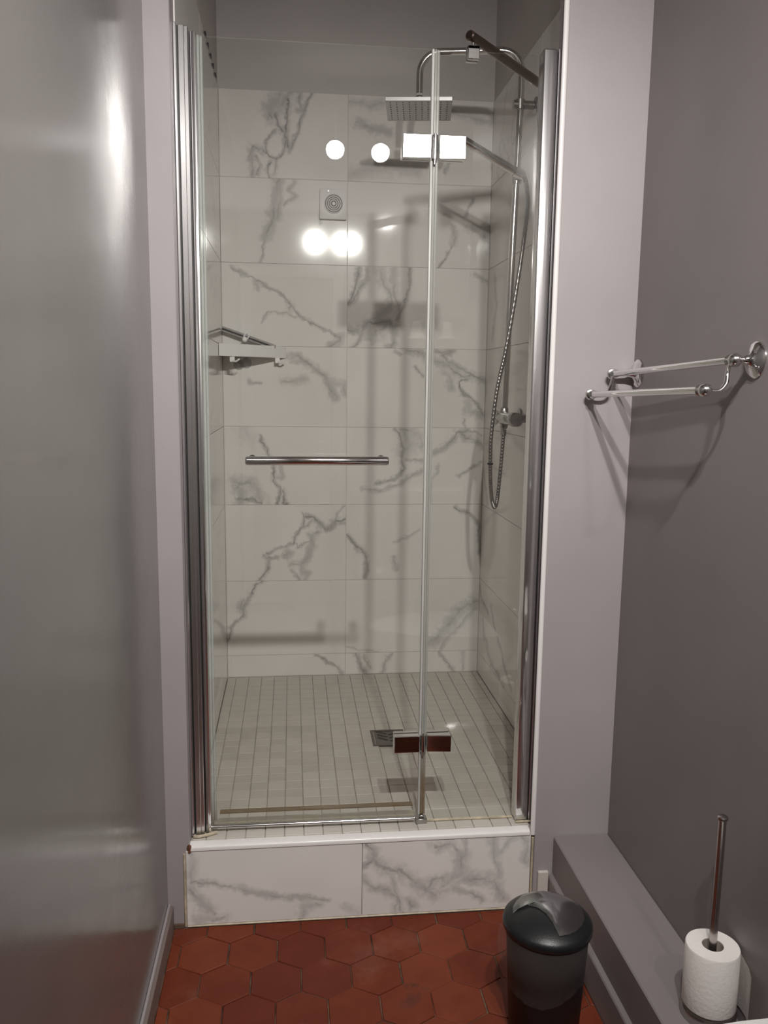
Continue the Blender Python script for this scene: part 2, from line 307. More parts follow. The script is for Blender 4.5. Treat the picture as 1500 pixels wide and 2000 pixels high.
def prism(bm, poly, z0, z1, mapf=lambda a, b, h: (a, b, h), bev=0.0):
    """extrude a 2-D polygon (a, b) from z0 to z1"""
    lo = [bm.verts.new(mapf(a, b, z0)) for a, b in poly]; hi = [bm.verts.new(mapf(a, b, z1)) for a, b in poly]; n = len(poly)
    f0 = bm.faces.new(lo[::-1]); f1 = bm.faces.new(hi)
    for i in range(n): bm.faces.new((lo[i], lo[(i+1) % n], hi[(i+1) % n], hi[i]))
    if bev:
        bmesh.ops.bevel(bm, geom=list(f1.edges), offset=bev, segments=1, affect='EDGES')
def bez(p, n=24):
    """smooth chain through points (Catmull-Rom)"""
    p = [Vector(q) for q in p]; out = []
    for i in range(len(p)-1):
        a, b, c, d = p[max(i-1, 0)], p[i], p[i+1], p[min(i+2, len(p)-1)]
        for k in range(n):
            t = k/n; out.append(0.5*((2*b) + (c-a)*t + (2*a-5*b+4*c-d)*t*t + (3*b-a-3*c+d)*t**3))
    return out + [p[-1]]
def obj(name, bm, mat, parent=None, smooth=False, loc=None, label=None, kind=None, angle=40):
    bmesh.ops.recalc_face_normals(bm, faces=bm.faces[:])
    me = bpy.data.meshes.new(name); bm.to_mesh(me); bm.free()
    if mat: me.materials.append(mat)
    if smooth:
        me.polygons.foreach_set('use_smooth', [True]*len(me.polygons)); me.set_sharp_from_angle(angle=math.radians(angle))
    o = bpy.data.objects.new(name, me); COL.objects.link(o)
    if parent is not None:
        o.parent = parent
        w = parent_world(parent); me.transform(Matrix.Translation(-w))
    elif loc is not None:
        me.transform(Matrix.Translation(-Vector(loc))); o.location = loc
    if label: o['label'] = label
    if kind: o['kind'] = kind
    return o
def parent_world(o):
    v = Vector((0, 0, 0))
    while o is not None: v = v + o.location; o = o.parent
    return v
def thing(name, label, cat, loc=(0, 0, 0), group=None):
    o = bpy.data.objects.new(name, None); COL.objects.link(o); o.location = loc; o.empty_display_size = 0.05
    o['label'] = label; o['category'] = cat
    if group: o['group'] = group
    return o
def tag(o, label, cat, group=None):
    o['label'] = label; o['category'] = cat
    if group: o['group'] = group
    return o
def struct(name, bm, mat, loc=(0, 0, 0), smooth=False):
    o = obj(name, bm, mat, None, smooth, loc); o['kind'] = 'structure'; return o

# vein paths on each tile, millimetres on the tile's own wall plane: (points, width in m, strength)
VEINS = {
 'L7': [([[218,2187],[203,2154],[181,2124],[186,2101]], 0.02, 0.5), ([[258,2190],[230,2162],[221,2145]], 0.03, 0.4), ([[248,2167],[247,2108],[237,2072],[239,2039],[244,1997]], 0.009, 0.7), ([[202,2113],[206,2080],[223,2056],[237,2039]], 0.01, 0.6), ([[197,2060],[169,2017],[165,1978],[201,1953],[229,1977],[240,2020]], 0.006, 0.6), ([[336,2190],[301,2117],[285,2055],[264,2012],[253,1985]], 0.006, 0.6), ([[289,2188],[289,2151],[301,2128],[278,2126]], 0.008, 0.45), ([[165,1978],[117,1992],[113,1964],[120,1941],[116,1895]], 0.01, 0.5), ([[131,1961],[144,1932],[136,1899]], 0.006, 0.5), ([[181,1944],[168,1917],[175,1894]], 0.007, 0.6), ([[201,1951],[195,1907]], 0.008, 0.4)],
 'L6': [([[212,1885],[200,1829],[191,1778],[187,1729],[166,1681]], 0.014, 0.45), ([[219,1882],[215,1829],[203,1746]], 0.01, 0.4), ([[267,1881],[249,1847],[277,1828],[228,1797]], 0.007, 0.4), ([[166,1682],[158,1651],[151,1611],[141,1590]], 0.005, 0.45), ([[363,1775],[363,1737]], 0.006, 0.5)],
 'R7': [([[460,2163],[550,2153],[591,2162]], 0.012, 0.35), ([[496,2092],[551,2075],[613,2066]], 0.014, 0.5), ([[530,2089],[600,2065]], 0.008, 0.4), ([[461,1906],[564,1939],[719,1932]], 0.02, 0.3), ([[841,2141],[884,2133],[1007,2110]], 0.01, 0.35), ([[845,1973],[825,1933]], 0.006, 0.4)],
 'R6': [([[934,1840],[906,1779]], 0.006, 0.5), ([[857,1668],[811,1592]], 0.004, 0.6), ([[864,1737],[865,1676]], 0.01, 0.4), ([[915,1738],[1010,1741]], 0.012, 0.35), ([[1009,1700],[1007,1648],[981,1720]], 0.012, 0.4)],
 'L5': [([[45,1570],[112,1538],[179,1503],[226,1471],[267,1428],[290,1398],[342,1369],[405,1340],[436,1328]], 0.006, 0.55), ([[112,1538],[129,1515],[132,1495]], 0.008, 0.4), ([[256,1439],[247,1425]], 0.012, 0.4), ([[175,1413],[161,1399],[148,1376]], 0.005, 0.45), ([[178,1413],[229,1411],[273,1398]], 0.004, 0.35), ([[440,1328],[436,1311],[397,1289]], 0.012, 0.5)],
 'L4': [([[232,1256],[272,1253],[315,1229],[353,1199],[380,1186],[394,1158],[423,1100]], 0.012, 0.5), ([[255,1232],[315,1229]], 0.006, 0.4), ([[218,1159],[263,1160],[315,1168]], 0.01, 0.4), ([[97,1158],[138,1155]], 0.006, 0.5), ([[402,1156],[454,1156],[458,1114]], 0.012, 0.35)],
 'R5': [([[511,1580],[506,1550],[487,1494],[466,1445]], 0.008, 0.6), ([[538,1581],[533,1540],[506,1502],[472,1449]], 0.01, 0.5), ([[583,1578],[599,1523],[634,1490],[631,1452],[584,1406],[542,1383]], 0.014, 0.4), ([[640,1580],[633,1546],[646,1483],[662,1431]], 0.012, 0.4), ([[700,1585],[696,1503],[678,1438],[655,1389]], 0.006, 0.55), ([[465,1358],[488,1348],[519,1352],[546,1383],[624,1384],[636,1354],[648,1343]], 0.012, 0.6), ([[554,1372],[554,1334],[593,1350],[616,1380]], 0.02, 0.45), ([[643,1366],[644,1309],[625,1289]], 0.012, 0.5), ([[523,1348],[512,1314],[485,1287]], 0.006, 0.6), ([[950,1569],[1002,1540]], 0.008, 0.45)],
 'R4': [([[645,1282],[672,1267]], 0.005, 0.5), ([[692,1283],[755,1268],[807,1238],[860,1224],[904,1189],[949,1190],[1002,1171]], 0.012, 0.5), ([[724,1222],[757,1187]], 0.006, 0.5), ([[795,1280],[874,1278],[835,1266],[851,1239],[891,1228],[944,1197]], 0.009, 0.5), ([[844,1200],[861,1181],[866,1138]], 0.012, 0.4), ([[929,1176],[905,1174],[897,1162],[918,1119],[951,1100],[997,1045]], 0.006, 0.7), ([[943,1088],[936,1052],[989,1045]], 0.014, 0.4), ([[925,1020],[926,993]], 0.006, 0.5)],
 'L3': [([[81,983],[92,952]], 0.03, 0.2), ([[136,952],[157,914],[181,847],[187,812],[183,782],[204,761],[212,747],[204,715],[200,691]], 0.006, 0.65), ([[209,839],[218,797],[195,800]], 0.008, 0.4), ([[222,743],[221,697],[239,691]], 0.007, 0.7), ([[38,779],[68,772],[95,776],[120,744],[141,701]], 0.018, 0.45), ([[51,761],[64,733],[59,691]], 0.02, 0.5), ([[46,715],[102,708],[141,697]], 0.007, 0.7)],
 'L2': [([[306,645],[335,638],[359,614],[392,592],[417,606],[425,624],[461,628]], 0.009, 0.65), ([[460,686],[428,650],[425,624]], 0.005, 0.45), ([[296,653],[300,606],[270,563],[260,538],[198,516],[157,494]], 0.006, 0.55), ([[356,584],[335,566],[335,533],[321,501],[317,487],[287,456]], 0.012, 0.5), ([[300,599],[327,624]], 0.006, 0.45), ([[139,488],[157,480],[198,480]], 0.007, 0.55), ([[160,480],[166,443],[148,418],[130,393]], 0.008, 0.6), ([[242,502],[228,488]], 0.012, 0.5), ([[252,457],[287,453],[291,428],[313,413],[302,398]], 0.012, 0.45), ([[259,424],[281,391]], 0.007, 0.5), ([[267,538],[270,520],[321,544],[335,552]], 0.005, 0.45)],
 'R3': [([[653,987],[673,951],[682,908],[679,860],[687,828],[659,796],[580,768]], 0.007, 0.55), ([[677,979],[717,979],[753,952],[762,924]], 0.018, 0.4), ([[689,967],[710,928],[686,900]], 0.025, 0.3), ([[695,864],[759,860]], 0.006, 0.4), ([[760,820],[712,796],[664,764],[592,740],[532,748]], 0.008, 0.45), ([[938,981],[898,973],[879,937],[831,905],[803,888]], 0.01, 0.5), ([[910,977],[935,953],[976,941],[1001,917]], 0.012, 0.55), ([[947,977],[992,961]], 0.005, 0.5), ([[820,844],[825,820],[801,796],[794,740],[799,695]], 0.005, 0.4), ([[1003,861],[955,833],[907,800]], 0.006, 0.55)],
 'R2': [([[469,567],[514,517],[546,480],[551,435],[543,398]], 0.008, 0.65), ([[893,687],[931,658],[977,633],[994,600],[1002,492]], 0.007, 0.6), ([[752,589],[720,565],[659,541]], 0.005, 0.35), ([[656,483],[661,438]], 0.01, 0.4)],
 'L1': [([[150,393],[116,377],[73,297],[57,246],[15,203],[5,160]], 0.007, 0.6), ([[58,305],[65,254]], 0.012, 0.5)],
 'R1': [([[995,297],[929,260],[886,209],[835,142],[798,119]], 0.02, 0.45), ([[996,267],[945,215],[887,156],[851,103]], 0.008, 0.4), ([[469,120],[514,104],[593,94]], 0.004, 0.35)],
 'R0': [([[506,89],[529,27],[544,6]], 0.01, 0.6), ([[535,81],[565,26]], 0.007, 0.4), ([[645,85],[624,40],[613,4]], 0.008, 0.5), ([[837,88],[882,42],[906,2]], 0.006, 0.5), ([[941,79],[943,10]], 0.008, 0.35)],
 'L0': [([[347,85],[398,54],[435,30],[449,4]], 0.006, 0.6)],
 'CL': [([[1,-20],[3,-61],[-5,-101]], 0.012, 0.35), ([[-4,-97],[65,-108],[140,-129],[220,-148],[296,-159],[340,-168]], 0.007, 0.5), ([[-7,-118],[22,-156],[58,-190]], 0.012, 0.5), ([[15,-204],[83,-201]], 0.012, 0.4), ([[282,-179],[321,-181],[282,-186],[282,-206]], 0.009, 0.4), ([[384,-185],[423,-208]], 0.008, 0.3)],
 'CR': [([[434,-2],[463,-31],[456,-59],[435,-78]], 0.01, 0.6), ([[454,-59],[486,-88],[531,-97],[557,-119],[596,-149],[623,-165]], 0.014, 0.5), ([[435,-112],[454,-134],[499,-150],[526,-173],[538,-209]], 0.009, 0.45), ([[512,-116],[526,-166],[520,-214]], 0.008, 0.35), ([[597,-156],[622,-130],[648,-117],[642,-145],[687,-109],[693,-64]], 0.012, 0.45), ([[693,-64],[665,-35],[620,-33]], 0.012, 0.5), ([[700,-3],[698,-50],[689,-99]], 0.007, 0.45), ([[636,-166],[681,-147],[700,-107]], 0.01, 0.35), ([[675,-160],[741,-179],[748,-193]], 0.008, 0.45), ([[700,-127],[753,-130],[780,-139],[808,-190]], 0.014, 0.5), ([[769,-6],[785,-76],[793,-132]], 0.009, 0.4), ([[784,-69],[816,-29],[855,-11]], 0.006, 0.35), ([[855,-11],[869,-46],[864,-87]], 0.01, 0.4), ([[558,-181],[565,-199]], 0.012, 0.5)],
 'S0': [([[-15,357],[-39,313],[-112,297],[-157,289]], 0.01, 0.5), ([[-202,327],[-249,277],[-276,259]], 0.01, 0.5), ([[-76,239],[-101,180],[-173,167]], 0.012, 0.5), ([[-149,150],[-222,114],[-320,107],[-419,100]], 0.012, 0.55), ([[-318,235],[-382,206],[-409,173],[-448,156],[-522,123]], 0.01, 0.55)],
 'S1': [([[-16,1151],[18,1012],[71,939]], 0.014, 0.4), ([[-95,1551],[-142,1437],[-93,1329]], 0.014, 0.4), ([[21,900],[-28,803],[-93,702]], 0.012, 0.4)],
}
# ------------------------------------------------------------------ room shell
FL = -0.2214                                   # bathroom floor; z = 0 is the raised shower floor
TOP, SHT, TT = 2.45, 2.75, 2.1887              # room ceiling, higher shower ceiling, top of tiling
YB, YF, YR = -1.152, -1.222, -4.3              # back and front of the partition, rear wall
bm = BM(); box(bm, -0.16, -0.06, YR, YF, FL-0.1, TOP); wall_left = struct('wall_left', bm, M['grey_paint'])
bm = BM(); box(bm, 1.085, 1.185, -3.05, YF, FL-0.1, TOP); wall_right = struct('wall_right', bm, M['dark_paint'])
bm = BM(); box(bm, 1.185, 1.80, -3.05, -2.95, FL-0.1, TOP); box(bm, 1.70, 1.80, YR, -3.05, FL-0.1, TOP); struct('wall_alcove', bm, M['dark_paint'])
bm = BM(); box(bm, -0.16, 1.80, YR-0.1, YR, FL-0.1, TOP); wall_rear = struct('wall_rear', bm, M['lilac_paint'])
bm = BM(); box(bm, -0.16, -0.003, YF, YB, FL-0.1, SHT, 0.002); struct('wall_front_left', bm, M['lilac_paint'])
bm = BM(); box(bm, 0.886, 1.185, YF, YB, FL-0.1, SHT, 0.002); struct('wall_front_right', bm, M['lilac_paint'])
bm = BM(); box(bm, -0.16, 1.80, YR-0.1, YF, TOP, SHT+0.1); box(bm, -0.16, 1.185, YF, 0.11, SHT, SHT+0.1); struct('ceiling', bm, M['ceiling_paint'])
# shower walls: grout bed with tiles proud of it, painted above
def shower_wall(name, b):
    bm = BM(); box(bm, *b, -0.02, TT-0.001); w = struct(name, bm, M['tile_grout'])
    bm = BM(); box(bm, *b, TT-0.001, SHT); obj('upper_paint', bm, M['upper_paint'], w)
    return w
wall_back = shower_wall('wall_back', (-0.11, 1.1125, 0.0022, 0.11))
wall_sl = shower_wall('wall_shower_left', (-0.11, -0.0022, YB, 0.0022))
wall_sr = shower_wall('wall_shower_right', (1.0047, 1.1125, YB, 0.0022))
ZR = [0.0] + [0.0887+0.3*k for k in range(8)]
JO = 0.0009                                     # half a joint
seed = 0
for r in range(8):
    z0, z1 = ZR[r]+JO, ZR[r+1]-JO
    for side, (x0, x1) in (('L', (0.0, 0.4642)), ('R', (0.4642, 1.0025))):
        seed += 1; bm = BM(); box(bm, x0+JO, x1-JO, 0.0, 0.009, z0, z1, 0.0007)
        if r == 6:
            for v in bm.verts: v.co.y += (0.0045 if side == 'L' else -0.0045)*(v.co.x-(x0+x1)/2)
        obj('tile', bm, marble('marble_tile', VEINS.get(side+str(r), []), 1, seed), wall_back)
    for w, x0, x1, key in ((wall_sl, -0.009, 0.0, None), (wall_sr, 1.0025, 1.0115, 'S')):
        for y0, y1, first in ((-0.611, 0.0, True), (YB, -0.611, False)):
            seed += 1; bm = BM(); box(bm, x0, x1, y0+JO, y1-JO, z0, z1, 0.0007)
            L = []
            if key and first: L = VEINS['S0'] if r in (0, 1) else VEINS['S1'] if r in (2, 3, 4, 5) else []
            obj('tile', bm, marble('marble_tile', L, 0, seed, 0.0 if L else 0.4), w)
# dark mould line along the top of the left shower tiling
bm = BM()
for k in range(5): tube(bm, [(0.002, -0.47+k*0.085, TT+0.003), (0.002, -0.43+k*0.085, TT+0.002)], [0.0035, 0.001], 6)
obj('mould_line', bm, M['black_rubber'], wall_sl, kind='stuff')

# room floor: hexagonal terracotta tiles on a grout bed
bm = BM(); box(bm, -0.16, 1.80, YR, YF, FL-0.1, FL-0.003); floor = struct('floor', bm, M['floor_grout'])
XL, XRR = -0.045, 0.926
def clip(poly, f):
    out = []
    for i in range(len(poly)):
        a, b = poly[i-1], poly[i]; fa, fb = f(a), f(b)
        if (fa >= 0) != (fb >= 0):
            t = fa/(fa-fb); out.append((a[0]+(b[0]-a[0])*t, a[1]+(b[1]-a[1])*t))
        if fb >= 0: out.append(b)
    return out
HW, HP, SX = 0.1170, 0.1058, 0.0745/2
rh = random.Random(3); nhex = 0
for row in range(0, 29):
    cy = -1.2262 - row*HP
    for k in range(-1, 15):
        cx = 0.0975 + k*HW - (0.0585 if row % 2 else 0)
        wj = HW/2-0.0014; a = SX-0.0008; b = 0.0694-0.0016
        dx, dy = rh.uniform(-.0008, .0008), rh.uniform(-.0008, .0008)
        P = [(cx+dx, cy+b+dy), (cx-wj+dx, cy+a+dy), (cx-wj+dx, cy-a+dy), (cx+dx, cy-b+dy), (cx+wj+dx, cy-a+dy), (cx+wj+dx, cy+a+dy)]
        xr = 1.69 if cy < -3.1 else XRR
        P = clip(P, lambda p: p[0]-XL); P = clip(P, lambda p: xr-p[0]); P = clip(P, lambda p: -1.226-p[1]); P = clip(P, lambda p: p[1]-YR-0.01)
        if len(P) < 3: continue
        ar = abs(sum(P[i-1][0]*P[i][1]-P[i][0]*P[i-1][1] for i in range(len(P))))/2
        if ar < 2e-4: continue
        nhex += 1
        zt = FL + rh.uniform(-0.0008, 0.0012); tx, ty = rh.uniform(-.012, .012), rh.uniform(-.012, .012)
        bm = BM(); prism(bm, P, FL-0.004, zt, bev=0.0016)
        for v in bm.verts:
            if v.co.z > FL-0.003: v.co.z += (v.co.x-cx)*tx + (v.co.y-cy)*ty
        obj('hex_tile', bm, M['terracotta'], floor)
# skirtings and the boxed ledge along the right wall
bm = BM(); box(bm, -0.06, -0.046, YR, YF, FL, -0.158, 0.003); bl = struct('baseboard_left', bm, M['skirting_paint'])
bm = BM(); box(bm, -0.0597, -0.0535, YR, YF-0.001, -0.1585, -0.1545, 0.001); obj('top_bead', bm, M['lilac_paint'], bl)
bm = BM(); box(bm, 0.937, 1.085, -3.05, YF, FL, -0.02, 0.003); struct('trim_2', bm, M['ledge_paint'])
bm = BM(); prism(bm, [(0.937, FL), (0.927, FL), (0.927, -0.135), (0.929, -0.131), (0.937, -0.124)], -3.05, YF, lambda a, b, h: (a, h, b)); struct('baseboard_right', bm, M['ledge_paint'])
bm = BM(); box(bm, 0.897, 0.9255, YF-0.010, YF, FL, -0.115, 0.002); struct('baseboard_front_right', bm, M['cream_tile'])
bm = BM(); box(bm, -0.0455, -0.02, YF-0.006, YF, FL, FL+0.012, 0.001); struct('baseboard_front_left', bm, M['floor_grout'])
# white plastic corner bead on the right pillar
bm = BM(); q = [(0.8865, YF-0.0005), (0.8735, YF-0.0005)] + [(0.8800-0.0065*math.cos(t), YF-0.0005-0.005*math.sin(t)) for t in [PI*k/8 for k in range(1, 8)]]
prism(bm, q, -0.012, TOP, lambda a, b, h: (a, b, h)); struct('trim_1', bm, M['trim'], smooth=True)

# ------------------------------------------------------------------ raised shower base
sb = thing('shower_platform', 'raised shower base with marble tiled step and small square beige floor tiles', 'shower base', (0.44, -0.6, FL))
bm = BM(); box(bm, -0.003, 0.884, YF+0.010, YB, FL, -0.004); box(bm, 0.0, 1.0025, YB, -0.0005, FL, -0.004); obj('grout_bed', bm, M['grout'], sb)
for key, x0, x1 in (('CL', -0.0135, 0.4316), ('CR', 0.4316, 0.8765)):
    seed += 1; bm = BM(); box(bm, x0+JO*0.7, x1-JO*0.7, YF-0.002, YF+0.008, FL+0.006, -0.013, 0.0008); obj('step_tile', bm, marble('marble_step_tile', VEINS[key], 1, seed), sb)
bm = BM(); box(bm, -0.0135, 0.8765, YF-0.004, YF+0.006, FL, FL+0.0055, 0.002); obj('silicone_bead', bm, M['silicone'], sb)
for x in (-0.0165, 0.8805):
    bm = BM(); tube(bm, [(x, YF-0.002, FL+0.004), (x, YF-0.002, -0.02)], 0.0032, 8); obj('side_bead', bm, M['silicone'], sb, True)
bm = BM(); q = [(YF+0.022, 0.0005), (YF+0.002, 0.0005), (YF-0.002, -0.001), (YF-0.0045, -0.005), (YF-0.0045, -0.012), (YF+0.008, -0.012), (YF+0.008, -0.004), (YF+0.022, -0.004)]
prism(bm, q, -0.004, 0.872, lambda a, b, h: (h, a, b)); obj('edge_trim', bm, M['trim'], sb, True, angle=50)
bm = BM(); lathe(bm, [(0.001, -0.006), (0.006, -0.003), (0.0055, 0.004), (0.002, 0.008)], (-0.004, YF-0.001, -0.004), n=10); lathe(bm, [(0.001, -0.004), (0.004, -0.001), (0.003, 0.006), (0.001, 0.010)], (-0.003, YF-0.003, -0.014), n=8); obj('rust_spot', bm, M['rust'], sb, True)
# 5 cm mosaic: the nearest rows tile by tile, the far rows joined
PIT = 0.0497; XS = 0.2827-5*PIT; g = 0.0011
proto = None; DR = (0.5205, 0.6150, -0.6680, -0.5600)
far = BM(); nm = 0
for j in range(0, 25):
    y1 = -1.1925 + j*PIT; y0 = y1 - PIT                      # rows from the step to the back
    for i in range(-1, 21):
        x0 = XS + i*PIT; x1 = x0+PIT
        xa, xb = max(x0, 0.001), min(x1, 1.0015 if y0 > YB-0.02 else 0.882); ya, yb = max(y0, YF+0.0225), min(y1, -0.002)
        if xb-xa < 0.006 or yb-ya < 0.003: continue
        if xa+g > DR[0] and xb-g < DR[1] and ya > DR[2]-0.03 and yb < DR[3]+0.03: continue
        full = (xb-xa > PIT-1e-4 and yb-ya > PIT-1e-4)
        if nm < 298:
            nm += 1; hz = 0.0
            if full and proto is not None:
                o = bpy.data.objects.new('mosaic_tile', proto); COL.objects.link(o); o.parent = sb
                o.location = Vector(((xa+xb)/2, (ya+yb)/2, -0.003)) - sb.location
                o.rotation_euler = (random.uniform(-.006, .006), random.uniform(-.006, .006), 0)
            else:
                bm = BM(); box(bm, xa+g, xb-g, ya+g, yb-g, -0.006, 0.0, 0.0008)
                if full:
                    bmesh.ops.translate(bm, verts=bm.verts[:], vec=Vector((-(xa+xb)/2, -(ya+yb)/2, 0.003)))
                    proto = bpy.data.meshes.new('mosaic_tile'); bm.to_mesh(proto); bm.free(); proto.materials.append(M['mosaic'])
                    o = bpy.data.objects.new('mosaic_tile', proto); COL.objects.link(o); o.parent = sb; o.location = Vector(((xa+xb)/2, (ya+yb)/2, -0.003)) - sb.location
                else: obj('mosaic_tile', bm, M['mosaic'], sb)
        else: box(far, xa+g, xb-g, ya+g, yb-g, -0.006, 0.0)
obj('far_mosaic', far, M['mosaic'], sb, kind='stuff')

# floor drain
dr = thing('floor_drain', 'square steel drain grate with slanted slots in the shower floor', 'drain', (0.568, -0.617, 0.0))
x0, x1, y0, y1 = 0.512, 0.624, -0.678, -0.556
bm = BM(); box(bm, x0, x1, y0, y0+0.009, -0.003, 0.002); box(bm, x0, x1, y1-0.009, y1, -0.003, 0.002); box(bm, x0, x0+0.009, y0+0.009, y1-0.009, -0.003, 0.002); box(bm, x1-0.009, x1, y0+0.009, y1-0.009, -0.003, 0.002); obj('rim', bm, M['drain_steel'], dr)
bm = BM(); box(bm, x0+0.011, x1-0.011, y0+0.011, y1-0.011, -0.003, 0.001, 0.001); obj('grate', bm, M['drain_steel'], dr)
cx, cy = (x0+x1)/2, (y0+y1)/2; bm = BM()
for k in range(3):
    for s in (-1, 1):
        u = -0.024+0.024*k; a = Vector((cx+s*0.004, cy+u-s*0.004, 0.0011)); b = a+Vector((s*0.030, 0.022*(1 if (k+(s > 0)) % 2 else 1), 0))
        d = (b-a).normalized(); nrm = Vector((-d.y, d.x, 0))*0.0042
        vs = [bm.verts.new(p) for p in (a-nrm, b-nrm, b+nrm, a+nrm)]; bm.faces.new(vs)
        r2 = bmesh.ops.extrude_face_region(bm, geom=bm.faces[-1:]); 
        for v in r2['geom']:
            if isinstance(v, bmesh.types.BMVert): v.co.z += 0.0004
obj('slots', bm, M['black_metal'], dr)

# ------------------------------------------------------------------ shower enclosure
en = thing('shower_enclosure', 'frameless hinged glass shower door beside a fixed glass panel in chrome wall profiles', 'shower door', (0.44, -1.16, 0.0))
def part(name, fn, mat, parent=en, smooth=False, **k):
    bm = BM(); fn(bm); return obj(name, bm, M[mat], parent, smooth, **k)
# left wall profile and the strike profile
lp = part('wall_profile', lambda b: (box(b, 0.0085, 0.0215, -1.1775, -1.137, 0.003, 1.934, 0.0012), box(b, 0.0215, 0.0300, -1.1760, -1.137, 0.003, 1.932, 0.0012)), 'aluminium', label='brushed left wall profile')
part('chrome_lip', lambda b: box(b, -0.0022, 0.0045, -1.181, -1.1525, 0.002, 1.938, 0.0018, 2), 'polished', lp)
part('groove', lambda b: box(b, 0.0045, 0.0085, -1.168, -1.140, 0.003, 1.936), 'black_metal', lp)
sp_ = part('strike_profile', lambda b: (box(b, 0.0335, 0.0375, -1.1715, -1.141, 0.006, 1.924, 0.0012), box(b, 0.0375, 0.0465, -1.1745, -1.141, 0.006, 1.924, 0.003, 2)), 'polished', smooth=True)
part('groove', lambda b: box(b, 0.030, 0.0335, -1.163, -1.140, 0.006, 1.926), 'black_metal', sp_)
dp = part('door_panel', lambda b: box(b, 0.0600, 0.5830, -1.153, -1.147, 0.030, 1.9215), 'glass', label='clear glass door leaf')
part('edge_seal', lambda b: (box(b, 0.0470, 0.0530, -1.1600, -1.1440, 0.028, 1.9215, 0.001), box(b, 0.0530, 0.0590, -1.1560, -1.1440, 0.028, 1.9215, 0.0015)), 'edge_seal', dp)
part('white_seal', lambda b: box(b, 0.5835, 0.5900, -1.160, -1.146, 0.022, 1.9205, 0.003, 2), 'white_seal', dp, True)
part('drip_strip', lambda b: tube(b, [(0.040, -1.160, 0.0135), (0.575, -1.160, 0.0135)], 0.0055, 12), 'soft_chrome', dp, True)
part('drip_deflector', lambda b: box(b, 0.066, 0.572, -1.146, -1.128, 0.0415, 0.0445), 'deflector', dp)
part('bottom_seal', lambda b: box(b, 0.052, 0.578, -1.1555, -1.1445, 0.019, 0.0295), 'bottom_seal', dp)
fp = part('fixed_panel', lambda b: box(b, 0.6040, 0.8430, -1.153, -1.147, 0.004, 1.9215), 'glass', label='narrow clear fixed glass panel')
part('clear_seal', lambda b: (box(b, 0.5905, 0.5965, -1.157, -1.144, 0.022, 1.9205, 0.001), box(b, 0.5970, 0.6030, -1.154, -1.146, 0.022, 1.9205, 0.001)), 'seal', fp)
part('foot_silicone', lambda b: tube(b, [(0.606, -1.156, 0.0035), (0.841, -1.156, 0.0035)], 0.003, 8), 'silicone', fp, True)
rp = part('wall_profile', lambda b: box(b, 0.8435, 0.8770, -1.180, -1.137, 0.003, 1.928, 0.0045, 3), 'polished', smooth=True, label='polished right wall profile', angle=60)
part('groove', lambda b: box(b, 0.8770, 0.8795, -1.166, -1.140, 0.003, 1.928), 'black_metal', rp)
part('chrome_lip', lambda b: box(b, 0.8795, 0.8855, -1.178, -1.140, 0.003, 1.930, 0.0018, 2), 'polished', rp)
part('base_silicone', lambda b: tube(b, [(0.8435, -1.184, 0.0035), (0.885, -1.184, 0.0035)], 0.003, 8), 'silicone', smooth=True)
part('base_silicone', lambda b: tube(b, bez([(0.004, -1.186, 0.005), (0.015, -1.189, 0.005), (0.035, -1.182, 0.005), (0.06, -1.170, 0.0045)], 5), 0.0042, 8), 'silicone', smooth=True)
# bar handle on the door leaf
HZ = 0.9665
hd = part('handle', lambda b: tube(b, [(0.146, -1.193, HZ), (0.150, -1.193, HZ), (0.486, -1.193, HZ), (0.490, -1.193, HZ)], [0.0088, 0.0108, 0.0108, 0.0088], 24), 'handle_chrome', dp, True)
part('handle_posts', lambda b: [(tube(b, [(x, -1.193, HZ), (x, -1.153, HZ)], 0.0065, 16), lathe(b, [(0.0105, 0.0), (0.0105, 0.004), (0.007, 0.008)], (x, -1.1530, HZ), (0, -1, 0), 20), lathe(b, [(0.0105, 0.0), (0.0105, 0.004), (0.003, 0.007)], (x, -1.1470, HZ), (0, 1, 0), 20)) for x in (0.160, 0.476)], 'chrome', dp, True)
# two glass-to-glass hinges
def hinge(zc, hh, mat, tl, tr):
    h = part('hinge', lambda b: (tube(b, [(0.5935, -1.1655, zc-hh), (0.5935, -1.1655, zc+hh)], 0.0075, 16), tube(b, [(0.5935, -1.1655, zc-hh-0.012), (0.5935, -1.1655, zc+hh+0.004)], 0.003, 10), box(b, 0.5855, 0.6015, -1.166, -1.1605, zc-hh*0.45, zc+hh*0.45, 0.001)), 'chrome', smooth=True)
    for x0, x1, ang, px in ((0.5170, 0.5840, tl, 0.5840), (0.6035, 0.6660, tr, 0.6035)):
        def pl(b):
            box(b, x0, x1, -1.1745, -1.1535, zc-hh, zc+hh, 0.0015, 2)
            for v in b.verts:                                   # the chrome plates sit a hair out of true and are slightly crowned
                if v.co.y < -1.165: v.co.y += ang*(v.co.x-(x0+x1)/2) + 0.9*(v.co.x-(x0+x1)/2)**2 + 0.6*(v.co.z-zc)**2
        part('front_plate', pl, mat, h)
        part('back_plate', lambda b: box(b, x0+0.001, x1-0.001, -1.1468, -1.134, zc-hh+0.001, zc+hh-0.001, 0.0015), mat, h)
    return h
hinge(1.702, 0.0265, 'hinge_chrome', -0.030, -0.055)
hinge(0.226, 0.0225, 'chrome', 0.012, -0.10)
part('pivot_foot', lambda b: (box(b, 0.5770, 0.6080, -1.1670, -1.1430, 0.0005, 0.0130, 0.001), box(b, 0.589, 0.601, -1.160, -1.146, 0.015, 0.021, 0.001), tube(b, [(0.600, -1.150, 0.02), (0.600, -1.150, 0.028)], 0.004, 10)), 'worn_chrome', smooth=True)
